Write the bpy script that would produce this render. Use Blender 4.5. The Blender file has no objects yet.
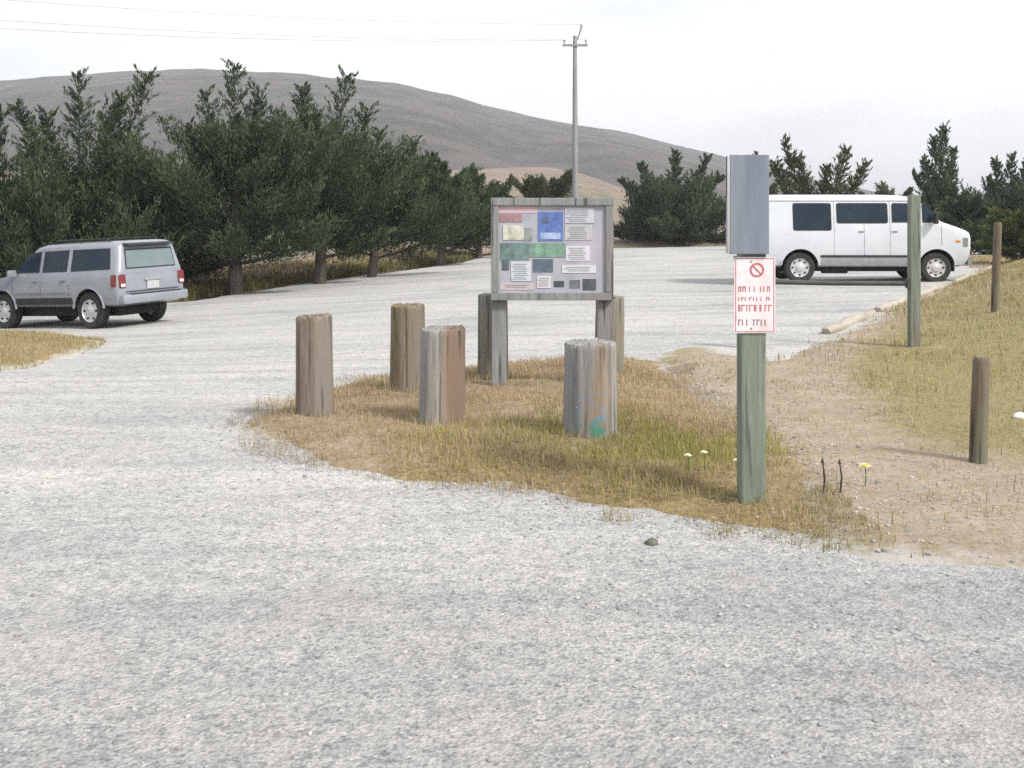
import bpy, bmesh, math, random
import numpy as np
from mathutils import Vector, Matrix

sc = bpy.context.scene
COL = sc.collection
R = math.radians

# ------------------------------------------------------------------ camera
F = 1080.0                       # focal length in pixels of the 1024 wide frame
CX, CY, HORIZON = 512.0, 384.0, 222.0
CAMZ = 1.6
PITCH = 0.0                      # level camera, the frame shifted down (verticals stay upright)
cam_d = bpy.data.cameras.new('camera')
cam = bpy.data.objects.new('camera', cam_d)
COL.objects.link(cam)
cam.location = (0, 0, CAMZ)
cam.rotation_euler = (math.pi / 2 - PITCH, 0, 0)
cam_d.sensor_width = 36
cam_d.lens = 36 * F / 1024
cam_d.shift_y = -(CY - HORIZON) / 1024
cam_d.clip_start = 0.05
cam_d.clip_end = 6000
sc.camera = cam

# ------------------------------------------------------------------ sky, sun, exposure
SUN_EL, SUN_AZ = R(44), R(130)   # azimuth clockwise from +Y: behind the camera, to the right
w = bpy.data.worlds.new('World')
sc.world = w
w.use_nodes = True
nt = w.node_tree
nt.nodes.clear()
sky = nt.nodes.new('ShaderNodeTexSky')
sky.sky_type = 'NISHITA'
sky.sun_disc = False
sky.sun_elevation = SUN_EL
sky.sun_rotation = SUN_AZ
sky.air_density = 1.0
sky.dust_density = 4.0
sky.ozone_density = 1.0
tc = nt.nodes.new('ShaderNodeTexCoord')
mp = nt.nodes.new('ShaderNodeMapping')
mp.inputs['Scale'].default_value = (1.2, 1.2, 5.0)
cl = nt.nodes.new('ShaderNodeTexNoise')
cl.inputs['Scale'].default_value = 1.3
cl.inputs['Detail'].default_value = 6
cr = nt.nodes.new('ShaderNodeMapRange')
cr.inputs['From Min'].default_value = 0.30
cr.inputs['From Max'].default_value = 0.62
cr.inputs['To Min'].default_value = 0.25
cr.inputs['To Max'].default_value = 0.97
mx = nt.nodes.new('ShaderNodeMix')
mx.data_type = 'RGBA'
mx.inputs['B'].default_value = (11.0, 11.2, 11.4, 1)      # thin bright overcast
bg = nt.nodes.new('ShaderNodeBackground')
bg.inputs['Strength'].default_value = 0.082
wo = nt.nodes.new('ShaderNodeOutputWorld')
L = nt.links.new
L(tc.outputs['Generated'], mp.inputs['Vector'])
L(mp.outputs['Vector'], cl.inputs['Vector'])
L(cl.outputs['Fac'], cr.inputs['Value'])
L(cr.outputs['Result'], mx.inputs['Factor'])
L(sky.outputs['Color'], mx.inputs['A'])
L(mx.outputs['Result'], bg.inputs['Color'])
L(bg.outputs['Background'], wo.inputs['Surface'])

sun_d = bpy.data.lights.new('sun', 'SUN')
sun_d.energy = 3.0
sun_d.angle = R(10)
sun_d.color = (1.0, 0.955, 0.89)
sun = bpy.data.objects.new('sun', sun_d)
COL.objects.link(sun)
sdir = Vector((math.sin(SUN_AZ) * math.cos(SUN_EL), math.cos(SUN_AZ) * math.cos(SUN_EL), math.sin(SUN_EL)))
sun.rotation_euler = sdir.to_track_quat('Z', 'Y').to_euler()
sun.location = (-20, -20, 30)

sc.view_settings.view_transform = 'Standard'
sc.view_settings.look = 'None'
sc.view_settings.exposure = 0.65
sc.view_settings.gamma = 1
sc.view_settings.use_curve_mapping = False
sc.cycles.max_bounces = 6
sc.cycles.volume_bounces = 0
sc.cycles.use_denoising = False
sc.cycles.sample_clamp_indirect = 4

# ------------------------------------------------------------------ helpers
rng = np.random.default_rng(7)


def tag(o, label=None, cat=None, group=None, kind=None):
    if label: o['label'] = label
    if cat: o['category'] = cat
    if group: o['group'] = group
    if kind: o['kind'] = kind
    return o


def link(name, me, mats, parent=None, loc=None):
    o = bpy.data.objects.new(name, me)
    COL.objects.link(o)
    for m in (mats if isinstance(mats, (list, tuple)) else [mats]):
        me.materials.append(m)
    if parent: o.parent = parent
    if loc is not None: o.location = loc
    return o


def empty(name, loc, rz=0.0):
    o = bpy.data.objects.new(name, None)
    COL.objects.link(o)
    o.location = loc
    o.rotation_euler = (0, 0, rz)
    o.empty_display_size = 0.2
    return o


def copy_tree(o, parent=None):
    c = o.copy()
    COL.objects.link(c)
    c.parent = parent
    for ch in list(o.children):
        copy_tree(ch, c)
    return c


class MB:
    """collects vertices and faces of ONE mesh"""
    def __init__(s):
        s.v, s.f = [], []

    def add(s, vs, fs):
        n = len(s.v)
        s.v += [tuple(p) for p in vs]
        s.f += [tuple(i + n for i in f) for f in fs]

    def box(s, c, d, rot=None, bev=0.0):
        bm = bmesh.new()
        bmesh.ops.create_cube(bm, size=1)
        bmesh.ops.scale(bm, vec=d, verts=bm.verts)
        if bev:
            bmesh.ops.bevel(bm, geom=bm.edges[:], offset=bev, segments=2, affect='EDGES', profile=0.6)
        M = (rot.to_4x4() if rot is not None else Matrix.Identity(4))
        bm.verts.index_update()
        s.add([M @ v.co + Vector(c) for v in bm.verts], [[v.index for v in f.verts] for f in bm.faces])
        bm.free()

    def tube(s, pts, rad, n=8, cap=True):
        pts = [Vector(p) for p in pts]
        rad = rad if isinstance(rad, (list, tuple)) else [rad] * len(pts)
        vs, fs = [], []
        up = Vector((0.13, 0.37, 0.91))
        for i, p in enumerate(pts):
            d = (pts[min(i + 1, len(pts) - 1)] - pts[max(i - 1, 0)]).normalized()
            a = d.cross(up)
            if a.length < 1e-3: a = d.cross(Vector((1, 0, 0)))
            a.normalize()
            b = d.cross(a)
            for k in range(n):
                t = 2 * math.pi * k / n
                vs.append(p + (a * math.cos(t) + b * math.sin(t)) * rad[i])
        for i in range(len(pts) - 1):
            for k in range(n):
                k2 = (k + 1) % n
                fs.append((i * n + k, i * n + k2, (i + 1) * n + k2, (i + 1) * n + k))
        if cap:
            fs.append(tuple(range(n - 1, -1, -1)))
            fs.append(tuple((len(pts) - 1) * n + k for k in range(n)))
        s.add(vs, fs)

    def lathe(s, prof, n=24, axis='Z', c=(0, 0, 0)):
        """prof: (radius, height) pairs"""
        vs, fs = [], []
        for r, h in prof:
            for k in range(n):
                t = 2 * math.pi * k / n
                a, b = r * math.cos(t), r * math.sin(t)
                p = (a, b, h) if axis == 'Z' else (a, h, b)
                vs.append((p[0] + c[0], p[1] + c[1], p[2] + c[2]))
        for i in range(len(prof) - 1):
            for k in range(n):
                k2 = (k + 1) % n
                fs.append((i * n + k, i * n + k2, (i + 1) * n + k2, (i + 1) * n + k))
        s.add(vs, fs)

    def prism(s, poly, fn, thick):
        """closed polygon (a,b) mapped by fn(a,b,offset) and given thickness"""
        n = len(poly)
        ca = sum(p[0] for p in poly) / n
        cb = sum(p[1] for p in poly) / n
        vs = [fn(a, b, thick) for a, b in poly] + [fn(a, b, 0) for a, b in poly] + [fn(ca, cb, thick)]
        fs = [(i, (i + 1) % n, 2 * n) for i in range(n)]
        fs += [(i, n + i, n + (i + 1) % n, (i + 1) % n) for i in range(n)]
        s.add(vs, fs)

    def build(s, name, mat, parent=None, smooth=None, loc=None, fix=True):
        me = bpy.data.meshes.new(name)
        me.from_pydata(s.v, [], s.f)
        if fix:
            bm = bmesh.new()
            bm.from_mesh(me)
            bmesh.ops.recalc_face_normals(bm, faces=bm.faces)
            bm.to_mesh(me)
            bm.free()
        if smooth:
            me.shade_smooth()
            me.set_sharp_from_angle(angle=R(smooth))
        return link(name, me, mat, parent, loc)


def rrect(x0, z0, x1, z1, r, n=4):
    out = []
    for cx, cz, a0 in ((x1 - r, z1 - r, 0), (x0 + r, z1 - r, 90), (x0 + r, z0 + r, 180), (x1 - r, z0 + r, 270)):
        for k in range(n + 1):
            a = R(a0 + 90 * k / n)
            out.append((cx + r * math.cos(a), cz + r * math.sin(a)))
    return out


def fast_mesh(name, V, nper, mat, attr=None):
    """V: (count, nper, 3) - one polygon each"""
    n = V.shape[0]
    me = bpy.data.meshes.new(name)
    me.vertices.add(n * nper)
    me.vertices.foreach_set('co', V.reshape(-1).astype(np.float32))
    me.loops.add(n * nper)
    me.loops.foreach_set('vertex_index', np.arange(n * nper, dtype=np.int32))
    me.polygons.add(n)
    me.polygons.foreach_set('loop_start', np.arange(0, n * nper, nper, dtype=np.int32))
    if attr is not None:
        a = me.attributes.new('tint', 'FLOAT', 'POINT')
        a.data.foreach_set('value', np.repeat(attr, nper).astype(np.float32))
    me.update(calc_edges=True)
    me.validate()
    me.materials.append(mat)
    return me


def grid_mesh(name, X, Y, Z, mat, attrs=None, keep=None):
    ny, nx = X.shape
    V = np.stack([X, Y, Z], -1).reshape(-1, 3)
    i = np.arange(ny * nx).reshape(ny, nx)
    q = np.stack([i[:-1, :-1], i[:-1, 1:], i[1:, 1:], i[1:, :-1]], -1).reshape(-1, 4)
    if keep is not None:
        k = keep.reshape(-1)[q].any(1)
        q = q[k]
    me = bpy.data.meshes.new(name)
    me.from_pydata(V.tolist(), [], q.tolist())
    for an, av in (attrs or {}).items():
        a = me.attributes.new(an, 'FLOAT', 'POINT')
        a.data.foreach_set('value', av.reshape(-1).astype(np.float32))
    me.shade_smooth()
    return link(name, me, mat)


def vnoise(x, y, seed=0):
    x = np.asarray(x, float); y = np.asarray(y, float)
    xi = np.floor(x).astype(np.int64); yi = np.floor(y).astype(np.int64)
    fx = x - xi; fy = y - yi
    fx = fx * fx * (3 - 2 * fx); fy = fy * fy * (3 - 2 * fy)

    def h(a, b):
        n = (a * 374761393 + b * 668265263 + seed * 2147483647 + 1013904223) & 0x7fffffff
        n = ((n ^ (n >> 13)) * 1274126177) & 0x7fffffff
        return ((n ^ (n >> 16)) & 0xffff) / 65535.0
    return (h(xi, yi) * (1 - fx) + h(xi + 1, yi) * fx) * (1 - fy) + (h(xi, yi + 1) * (1 - fx) + h(xi + 1, yi + 1) * fx) * fy


def fbm(x, y, seed=0, oct=4):
    s = 0; a = 0.5; t = 0
    for k in range(oct):
        s = s + a * vnoise(np.asarray(x) * 2 ** k, np.asarray(y) * 2 ** k, seed + k)
        t += a; a *= 0.5
    return s / t


def ss(a, b, x):
    t = np.clip((np.asarray(x, float) - a) / (b - a), 0, 1)
    return t * t * (3 - 2 * t)


def sdf(poly, x, y):
    """signed distance to a polygon, positive inside"""
    x = np.asarray(x, float); y = np.asarray(y, float)
    d = np.full(x.shape, 1e9); ins = np.zeros(x.shape, bool)
    n = len(poly)
    for i in range(n):
        x0, y0 = poly[i]; x1, y1 = poly[(i + 1) % n]
        dx, dy = x1 - x0, y1 - y0
        t = np.clip(((x - x0) * dx + (y - y0) * dy) / (dx * dx + dy * dy + 1e-12), 0, 1)
        d = np.minimum(d, np.hypot(x - x0 - t * dx, y - y0 - t * dy))
        c = ((y0 > y) != (y1 > y)) & (x < dx * (y - y0) / (dy if abs(dy) > 1e-12 else 1e-12) + x0)
        ins ^= c
    return np.where(ins, d, -d)


# ------------------------------------------------------------------ materials
MATS = {}


def pmat(name, c1, c2, scale=4.0, detail=6, rough=0.85, lo=0.35, hi=0.65, stretch=(1, 1, 1), bump=0.0, bscale=None,
         metallic=0.0, spec=0.4, c3=None, s3=1.0, coat=0.0, coords='Object', lo3=.5, hi3=.7):
    """two-tone noise material, an optional third tone in larger patches"""
    m = bpy.data.materials.new(name)
    m.use_nodes = True
    n = m.node_tree.nodes; l = m.node_tree.links.new
    b = n['Principled BSDF']
    t = n.new('ShaderNodeTexCoord')
    mp = n.new('ShaderNodeMapping'); mp.inputs['Scale'].default_value = stretch
    if coords == 'World':
        g = n.new('ShaderNodeNewGeometry'); l(g.outputs['Position'], mp.inputs['Vector'])
    else:
        l(t.outputs[coords], mp.inputs['Vector'])
    nz = n.new('ShaderNodeTexNoise'); nz.inputs['Scale'].default_value = scale; nz.inputs['Detail'].default_value = detail
    nz.inputs['Roughness'].default_value = 0.62
    l(mp.outputs['Vector'], nz.inputs['Vector'])
    r = n.new('ShaderNodeMapRange'); r.inputs['From Min'].default_value = lo; r.inputs['From Max'].default_value = hi
    l(nz.outputs['Fac'], r.inputs['Value'])
    mx = n.new('ShaderNodeMix'); mx.data_type = 'RGBA'
    mx.inputs['A'].default_value = (*c1, 1); mx.inputs['B'].default_value = (*c2, 1)
    l(r.outputs['Result'], mx.inputs['Factor'])
    out = mx.outputs['Result']
    if c3:
        n3 = n.new('ShaderNodeTexNoise'); n3.inputs['Scale'].default_value = s3; n3.inputs['Detail'].default_value = 5
        l(mp.outputs['Vector'], n3.inputs['Vector'])
        r3 = n.new('ShaderNodeMapRange'); r3.inputs['From Min'].default_value = lo3; r3.inputs['From Max'].default_value = hi3
        l(n3.outputs['Fac'], r3.inputs['Value'])
        m3 = n.new('ShaderNodeMix'); m3.data_type = 'RGBA'
        m3.inputs['B'].default_value = (*c3, 1)
        l(r3.outputs['Result'], m3.inputs['Factor']); l(out, m3.inputs['A'])
        out = m3.outputs['Result']
    l(out, b.inputs['Base Color'])
    b.inputs['Roughness'].default_value = rough
    b.inputs['Metallic'].default_value = metallic
    b.inputs['Specular IOR Level'].default_value = spec
    b.inputs['Coat Weight'].default_value = coat
    b.inputs['Coat Roughness'].default_value = 0.08
    if bump:
        bn = n.new('ShaderNodeTexNoise'); bn.inputs['Scale'].default_value = bscale or scale * 2; bn.inputs['Detail'].default_value = 8
        l(mp.outputs['Vector'], bn.inputs['Vector'])
        bp = n.new('ShaderNodeBump'); bp.inputs['Strength'].default_value = bump; bp.inputs['Distance'].default_value = 0.02
        l(bn.outputs['Fac'], bp.inputs['Height']); l(bp.outputs['Normal'], b.inputs['Normal'])
    MATS[name] = m
    return m


def leaf_mat(name, c1, c2, transl=0.25):
    m = bpy.data.materials.new(name); m.use_nodes = True
    n = m.node_tree.nodes; l = m.node_tree.links.new
    b = n['Principled BSDF']; o = n['Material Output']
    a = n.new('ShaderNodeAttribute'); a.attribute_name = 'tint'
    mx = n.new('ShaderNodeMix'); mx.data_type = 'RGBA'
    mx.inputs['A'].default_value = (*c1, 1); mx.inputs['B'].default_value = (*c2, 1)
    l(a.outputs['Fac'], mx.inputs['Factor'])
    l(mx.outputs['Result'], b.inputs['Base Color'])
    b.inputs['Roughness'].default_value = 0.7
    b.inputs['Specular IOR Level'].default_value = 0.2
    tr = n.new('ShaderNodeBsdfTranslucent'); l(mx.outputs['Result'], tr.inputs['Color'])
    ms = n.new('ShaderNodeMixShader'); ms.inputs['Fac'].default_value = transl
    l(b.outputs['BSDF'], ms.inputs[1]); l(tr.outputs['BSDF'], ms.inputs[2])
    l(ms.outputs['Shader'], o.inputs['Surface'])
    return m


def gravel_mat():
    m = bpy.data.materials.new('pale_gravel'); m.use_nodes = True
    n = m.node_tree.nodes; l = m.node_tree.links.new
    b = n['Principled BSDF']
    g = n.new('ShaderNodeNewGeometry')

    def noise(s, d=6, r=.6, dist=0.0):
        q = n.new('ShaderNodeTexNoise'); q.inputs['Scale'].default_value = s; q.inputs['Detail'].default_value = d
        q.inputs['Roughness'].default_value = r; q.inputs['Distortion'].default_value = dist
        l(g.outputs['Position'], q.inputs['Vector']); return q

    def ramp(src, stops):
        q = n.new('ShaderNodeValToRGB')
        e = q.color_ramp.elements
        e[0].position, e[0].color = stops[0][0], (*stops[0][1], 1)
        e[1].position, e[1].color = stops[-1][0], (*stops[-1][1], 1)
        for p, c in stops[1:-1]:
            k = e.new(p); k.color = (*c, 1)
        l(src, q.inputs['Fac']); return q

    def mix(f, a, bb, mode='MIX'):
        q = n.new('ShaderNodeMix'); q.data_type = 'RGBA'; q.blend_type = mode
        if isinstance(f, float): q.inputs['Factor'].default_value = f
        else: l(f, q.inputs['Factor'])
        l(a, q.inputs['A']); l(bb, q.inputs['B']); return q.outputs['Result']
    broad = ramp(noise(.32, 4, .55, .6).outputs['Fac'], [(.30, (.385, .387, .39)), (.48, (.45, .452, .45)), (.70, (.495, .488, .47))])
    fine = ramp(noise(9, 10, .75).outputs['Fac'], [(.28, (.66, .66, .67)), (.50, (.96, .96, .955)), (.70, (1.12, 1.11, 1.08))])
    col = mix(1.0, broad.outputs['Color'], fine.outputs['Color'], 'MULTIPLY')
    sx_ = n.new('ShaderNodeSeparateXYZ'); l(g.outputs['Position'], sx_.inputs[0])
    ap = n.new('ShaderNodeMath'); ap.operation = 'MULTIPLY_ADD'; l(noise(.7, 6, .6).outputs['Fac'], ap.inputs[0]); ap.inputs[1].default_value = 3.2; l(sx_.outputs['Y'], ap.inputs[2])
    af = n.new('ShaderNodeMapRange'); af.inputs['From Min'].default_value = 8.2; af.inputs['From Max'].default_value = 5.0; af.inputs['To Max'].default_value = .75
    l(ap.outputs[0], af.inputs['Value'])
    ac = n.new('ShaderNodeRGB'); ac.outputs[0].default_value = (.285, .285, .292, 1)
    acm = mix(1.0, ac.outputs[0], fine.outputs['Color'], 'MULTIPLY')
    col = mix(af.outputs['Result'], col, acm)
    mpp = n.new('ShaderNodeMapping'); mpp.inputs['Scale'].default_value = (.22, 1.7, 1); mpp.inputs['Rotation'].default_value = (0, 0, R(-8)); l(g.outputs['Position'], mpp.inputs['Vector'])
    tr = n.new('ShaderNodeTexNoise'); tr.inputs['Scale'].default_value = 1.0; tr.inputs['Detail'].default_value = 5; tr.inputs['Distortion'].default_value = .5; l(mpp.outputs['Vector'], tr.inputs['Vector'])
    tcol = ramp(tr.outputs['Fac'], [(.32, (.80, .80, .82)), (.5, (.97, .97, .97)), (.68, (1.08, 1.07, 1.05))])
    col = mix(1.0, col, tcol.outputs['Color'], 'MULTIPLY')
    # individual stones: two sizes of cells, each cell its own grey
    for s, am in ((42, .5), (75, .6), (140, .5)):
        v = n.new('ShaderNodeTexVoronoi'); v.inputs['Scale'].default_value = s
        l(g.outputs['Position'], v.inputs['Vector'])
        sp = n.new('ShaderNodeSeparateColor'); l(v.outputs['Color'], sp.inputs['Color'])
        cc = ramp(sp.outputs['Red'], [(0, (.45, .46, .49)), (.22, (.85, .85, .86)), (.6, (1.0, 1.0, .99)), (1, (1.22, 1.20, 1.15))])
        col = mix(am, col, cc.outputs['Color'], 'MULTIPLY')
    # warm dirt showing through in places
    dm = n.new('ShaderNodeMapRange'); dm.inputs['From Min'].default_value = .52; dm.inputs['From Max'].default_value = .78
    dm.inputs['To Max'].default_value = .55
    l(noise(.9, 7, .65, .3).outputs['Fac'], dm.inputs['Value'])
    d = n.new('ShaderNodeRGB'); d.outputs[0].default_value = (.41, .385, .345, 1)
    col = mix(dm.outputs['Result'], col, d.outputs[0])
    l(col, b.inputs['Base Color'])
    b.inputs['Roughness'].default_value = .95; b.inputs['Specular IOR Level'].default_value = .2
    v = n.new('ShaderNodeTexVoronoi'); v.inputs['Scale'].default_value = 60
    l(g.outputs['Position'], v.inputs['Vector'])
    ad = n.new('ShaderNodeMath'); ad.operation = 'ADD'
    l(v.outputs['Distance'], ad.inputs[0]); l(noise(14, 8).outputs['Fac'], ad.inputs[1])
    bp = n.new('ShaderNodeBump'); bp.inputs['Strength'].default_value = .5; bp.inputs['Distance'].default_value = .015
    l(ad.outputs[0], bp.inputs['Height']); l(bp.outputs['Normal'], b.inputs['Normal'])
    return m


def soil_mat(name, dirt1, dirt2, litter, gravelc):
    """bare soil, dry litter by attribute 'grass', pale gravel washed in by attribute 'edge'"""
    m = bpy.data.materials.new(name); m.use_nodes = True
    n = m.node_tree.nodes; l = m.node_tree.links.new
    b = n['Principled BSDF']; g = n.new('ShaderNodeNewGeometry')

    def noise(s, d=7, r=.65):
        q = n.new('ShaderNodeTexNoise'); q.inputs['Scale'].default_value = s; q.inputs['Detail'].default_value = d
        q.inputs['Roughness'].default_value = r; l(g.outputs['Position'], q.inputs['Vector']); return q.outputs['Fac']

    def rng_(src, a, c, lo=0, hi=1):
        q = n.new('ShaderNodeMapRange'); q.inputs['From Min'].default_value = a; q.inputs['From Max'].default_value = c
        q.inputs['To Min'].default_value = lo; q.inputs['To Max'].default_value = hi
        l(src, q.inputs['Value']); return q.outputs['Result']

    def mix(f, a, bb, mode='MIX'):
        q = n.new('ShaderNodeMix'); q.data_type = 'RGBA'; q.blend_type = mode
        for s, v in (('Factor', f), ('A', a), ('B', bb)):
            if isinstance(v, float): q.inputs[s].default_value = v
            elif isinstance(v, tuple): q.inputs[s].default_value = (*v, 1)
            else: l(v, q.inputs[s])
        return q.outputs['Result']

    def thr(attr, amount):
        a = n.new('ShaderNodeAttribute'); a.attribute_name = attr
        ad = n.new('ShaderNodeMath'); ad.operation = 'MULTIPLY_ADD'
        l(noise(5.5), ad.inputs[0]); ad.inputs[1].default_value = amount; l(a.outputs['Fac'], ad.inputs[2])
        return rng_(ad.outputs[0], .5 + amount * .5 - .22, .5 + amount * .5 + .22)
    col = mix(rng_(noise(2.2), .35, .65), dirt1, dirt2)
    col = mix(rng_(noise(24, 8, .8), .34, .52), mix(.72, col, (.10, .08, .06)), col)
    col = mix(rng_(noise(70, 4, .8), .60, .72), col, (.50, .45, .38))
    lit = mix(rng_(noise(34, 8, .85), .38, .60), tuple(c * .38 for c in litter), tuple(c * 1.1 for c in litter))
    col = mix(thr('grass', 1.2), col, lit)
    col = mix(thr('edge', 1.2), gravelc, col)
    l(col, b.inputs['Base Color'])
    b.inputs['Roughness'].default_value = .95; b.inputs['Specular IOR Level'].default_value = .15
    bp = n.new('ShaderNodeBump'); bp.inputs['Strength'].default_value = .9; bp.inputs['Distance'].default_value = .03
    l(noise(16, 9, .7), bp.inputs['Height']); l(bp.outputs['Normal'], b.inputs['Normal'])
    return m


M_gravel = gravel_mat()
M_soil = soil_mat('island_soil', (.30, .225, .155), (.40, .31, .225), (.33, .25, .125), (.46, .44, .40))
M_bank = soil_mat('trail_soil', (.335, .268, .205), (.41, .335, .265), (.31, .27, .13), (.42, .40, .37))
M_field = pmat('field', (.21, .165, .125), (.12, .11, .075), .35, 9, .95, .40, .60, c3=(.23, .165, .135), s3=.06, coords='World', bump=.5, bscale=3)
M_hill = pmat('hill_scrub', (.034, .037, .030), (.080, .066, .058), .03, 12, .95, .44, .58, c3=(.060, .052, .055), s3=.007, coords='World', bump=1, bscale=.15)
M_bark = pmat('bark', (.05, .042, .035), (.10, .085, .07), 8, 6, .95, stretch=(1, 1, .2), bump=.6)
M_dead = pmat('dead_twig', (.035, .028, .025), (.06, .048, .04), 3, rough=.95)
M_cyp = leaf_mat('cypress_leaf', (.020, .036, .023), (.082, .115, .052), .25)
M_cyp2 = leaf_mat('olive_leaf', (.028, .042, .018), (.095, .115, .045), .2)
M_bush = leaf_mat('bush_leaf', (.03, .05, .015), (.11, .13, .04), .25)
M_dry = leaf_mat('dry_blade', (.34, .26, .155), (.56, .455, .30), .35)
M_grn = leaf_mat('green_blade', (.20, .20, .05), (.46, .41, .16), .35)
M_dkgrass = leaf_mat('dark_blade', (.08, .085, .03), (.22, .19, .08), .3)
M_mix = leaf_mat('mixed_blade', (.22, .21, .09), (.50, .40, .25), .3)

# ------------------------------------------------------------------ terrain shape
def H(x, y):
    x = np.asarray(x, float); y = np.asarray(y, float)
    s = ss(7, 21, y)
    return s * (0.050 * np.clip(x, -14, 0) + 0.020 * np.clip(x, 0, 14)) + 0.0


def ray(px, py):
    return (px - CX) / F, 1.0, (HORIZON - py) / F


def at(px, py, y):
    """world point on a pixel's sight line at depth y"""
    a, b, c = ray(px, py)
    return Vector((a * y / b, y, CAMZ + c * y / b))


def gp(px, py, fn=H):
    """where that sight line meets the ground"""
    a, b, c = ray(px, py)
    t = 1.0
    for _ in range(4000):
        x, y, z = a * t, b * t, CAMZ + c * t
        e = z - float(fn(x, y))
        if e < 0.002: break
        t += max(e * 0.5, 0.002)
        if t > 900: break
    return (x, y)


def poly_px(pts, fn=H):
    return [gp(*p, fn) for p in pts]


LOT = [(-40, -6), (14, -6), (14, 3.2), (6, 5), (4.2, 9), (3.2, 12.0)] + poly_px([(800, 350), (870, 320), (940, 291), (985, 271)]) + \
      [(22, 46), (24, 60), (2, 62), (-1.5, 52)] + poly_px([(460, 263), (400, 271), (300, 284), (192, 301)]) + [(-13, 26.5), (-40, 25)]
ISLAND = poly_px([(222, 425), (285, 396), (345, 378), (405, 372), (480, 366), (540, 357), (620, 354), (672, 362), (700, 385),
                  (745, 410), (790, 440), (830, 470), (862, 510), (880, 545), (850, 560), (800, 548), (700, 531), (600, 516), (540, 500), (430, 489),
                  (330, 470), (260, 450)])
BANK = poly_px([(640, 352), (700, 343), (768, 360), (800, 347), (870, 317), (940, 288), (985, 269)]) + [(24, 50), (60, 50), (60, 3)] + \
    [(4.5, 4.1)] + poly_px([(1024, 582), (940, 572), (870, 565), (820, 555), (800, 530), (740, 470), (690, 420), (660, 385)])
VERGE = poly_px([(-60, 336), (40, 333), (108, 343), (85, 354), (35, 367), (-80, 378)])
TRAIL = poly_px([(690, 352), (768, 366), (822, 342), (880, 316), (890, 322), (850, 350), (838, 380), (862, 420), (935, 458), (1060, 476), (1060, 575), (860, 565), (820, 500), (760, 440), (700, 400), (660, 370)])


def wob(x, y, seed, a=.28):
    x = np.asarray(x); y = np.asarray(y)
    return a * (fbm(x * 1.7, y * 1.7, seed, 4) - .5) * 2 + .16 * (fbm(x * 7, y * 7, seed + 5, 3) - .5)


def z_gravel(x, y):
    return H(x, y) + .020 * (fbm(np.asarray(x) * .8, np.asarray(y) * .8, 3, 4) - .5)


def z_island(x, y):
    d = sdf(ISLAND, x, y) + wob(x, y, 11)
    return H(x, y) - .035 + .12 * ss(-.25, 1.0, d) + .05 * (fbm(np.asarray(x) * 2.2, np.asarray(y) * 2.2, 21) - .5) * ss(-.1, .5, d)


def z_bank(x, y):
    d = sdf(BANK, x, y) + wob(x, y, 31, .2)
    rise = .50 * ss(1.2, 7, np.asarray(x) - 2.6 - .05 * np.asarray(y)) * ss(5, 9, y)
    return H(x, y) - .04 + .075 * ss(-.25, .5, d) + rise * ss(0, 2.5, d) + .06 * (fbm(np.asarray(x) * 1.3, np.asarray(y) * 1.3, 41) - .5) * ss(0, .6, d)


def z_verge(x, y):
    d = sdf(VERGE, x, y) + wob(x, y, 51)
    return H(x, y) - .03 + .11 * ss(-.2, .6, d)


def z_ground(x, y):
    x = np.asarray(x, float); y = np.asarray(y, float)
    d = sdf(LOT, x, y)
    z = H(x, y) - .10 + .45 * ss(.2, 2.4, -d) + .12 * (fbm(x * .5, y * .5, 61) - .5) * ss(0, 2, -d)
    z = z - .7 * ss(-1.0, .2, sdf(BANK, x, y))
    u = x / np.maximum(y, 20)
    A = 2.2 + 10.5 * (1 - ss(.02, .20, u))
    return z + A * ss(72, 235, y) + .6 * (fbm(x * .03, y * .03, 71) - .5) * ss(60, 130, y)


def SURF(x, y):
    return np.maximum.reduce([z_gravel(x, y), z_island(x, y), z_bank(x, y), z_verge(x, y), np.where(sdf(LOT, x, y) < 0, z_ground(x, y), -9)])


def gs(px, py):
    x, y = gp(px, py, SURF)
    return Vector((x, y, float(SURF(x, y))))


def sheet(name, x0, x1, y0, y1, st, zf, mat, attrs=None, poly=None, margin=.6):
    xs = np.arange(x0, x1 + st, st); ys = np.arange(y0, y1 + st, st)
    X, Y = np.meshgrid(xs, ys)
    keep = sdf(poly, X, Y) > -margin if poly is not None else None
    at_ = {k: f(X, Y) for k, f in (attrs or {}).items()}
    o = grid_mesh(name, X, Y, zf(X, Y), mat, at_, keep)
    return tag(o, kind='structure')


def bbox(poly, m=.6):
    a = np.array(poly)
    return a[:, 0].min() - m, a[:, 0].max() + m, a[:, 1].min() - m, a[:, 1].max() + m


# the wide ground, one sheet to the horizon
t = np.linspace(-1, 1, 241)
xs = 14 * np.sinh(t * 5.2) / math.sinh(1)
xs = np.sign(t) * (np.abs(t) * 60 + (np.abs(t) ** 5) * 1900)
t2 = np.linspace(0, 1, 241)
ys = -40 + t2 * 160 + (t2 ** 6) * 1900
X, Y = np.meshgrid(xs, ys)
tag(grid_mesh('ground', X, Y, z_ground(X, Y), M_field), kind='structure')
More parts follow.
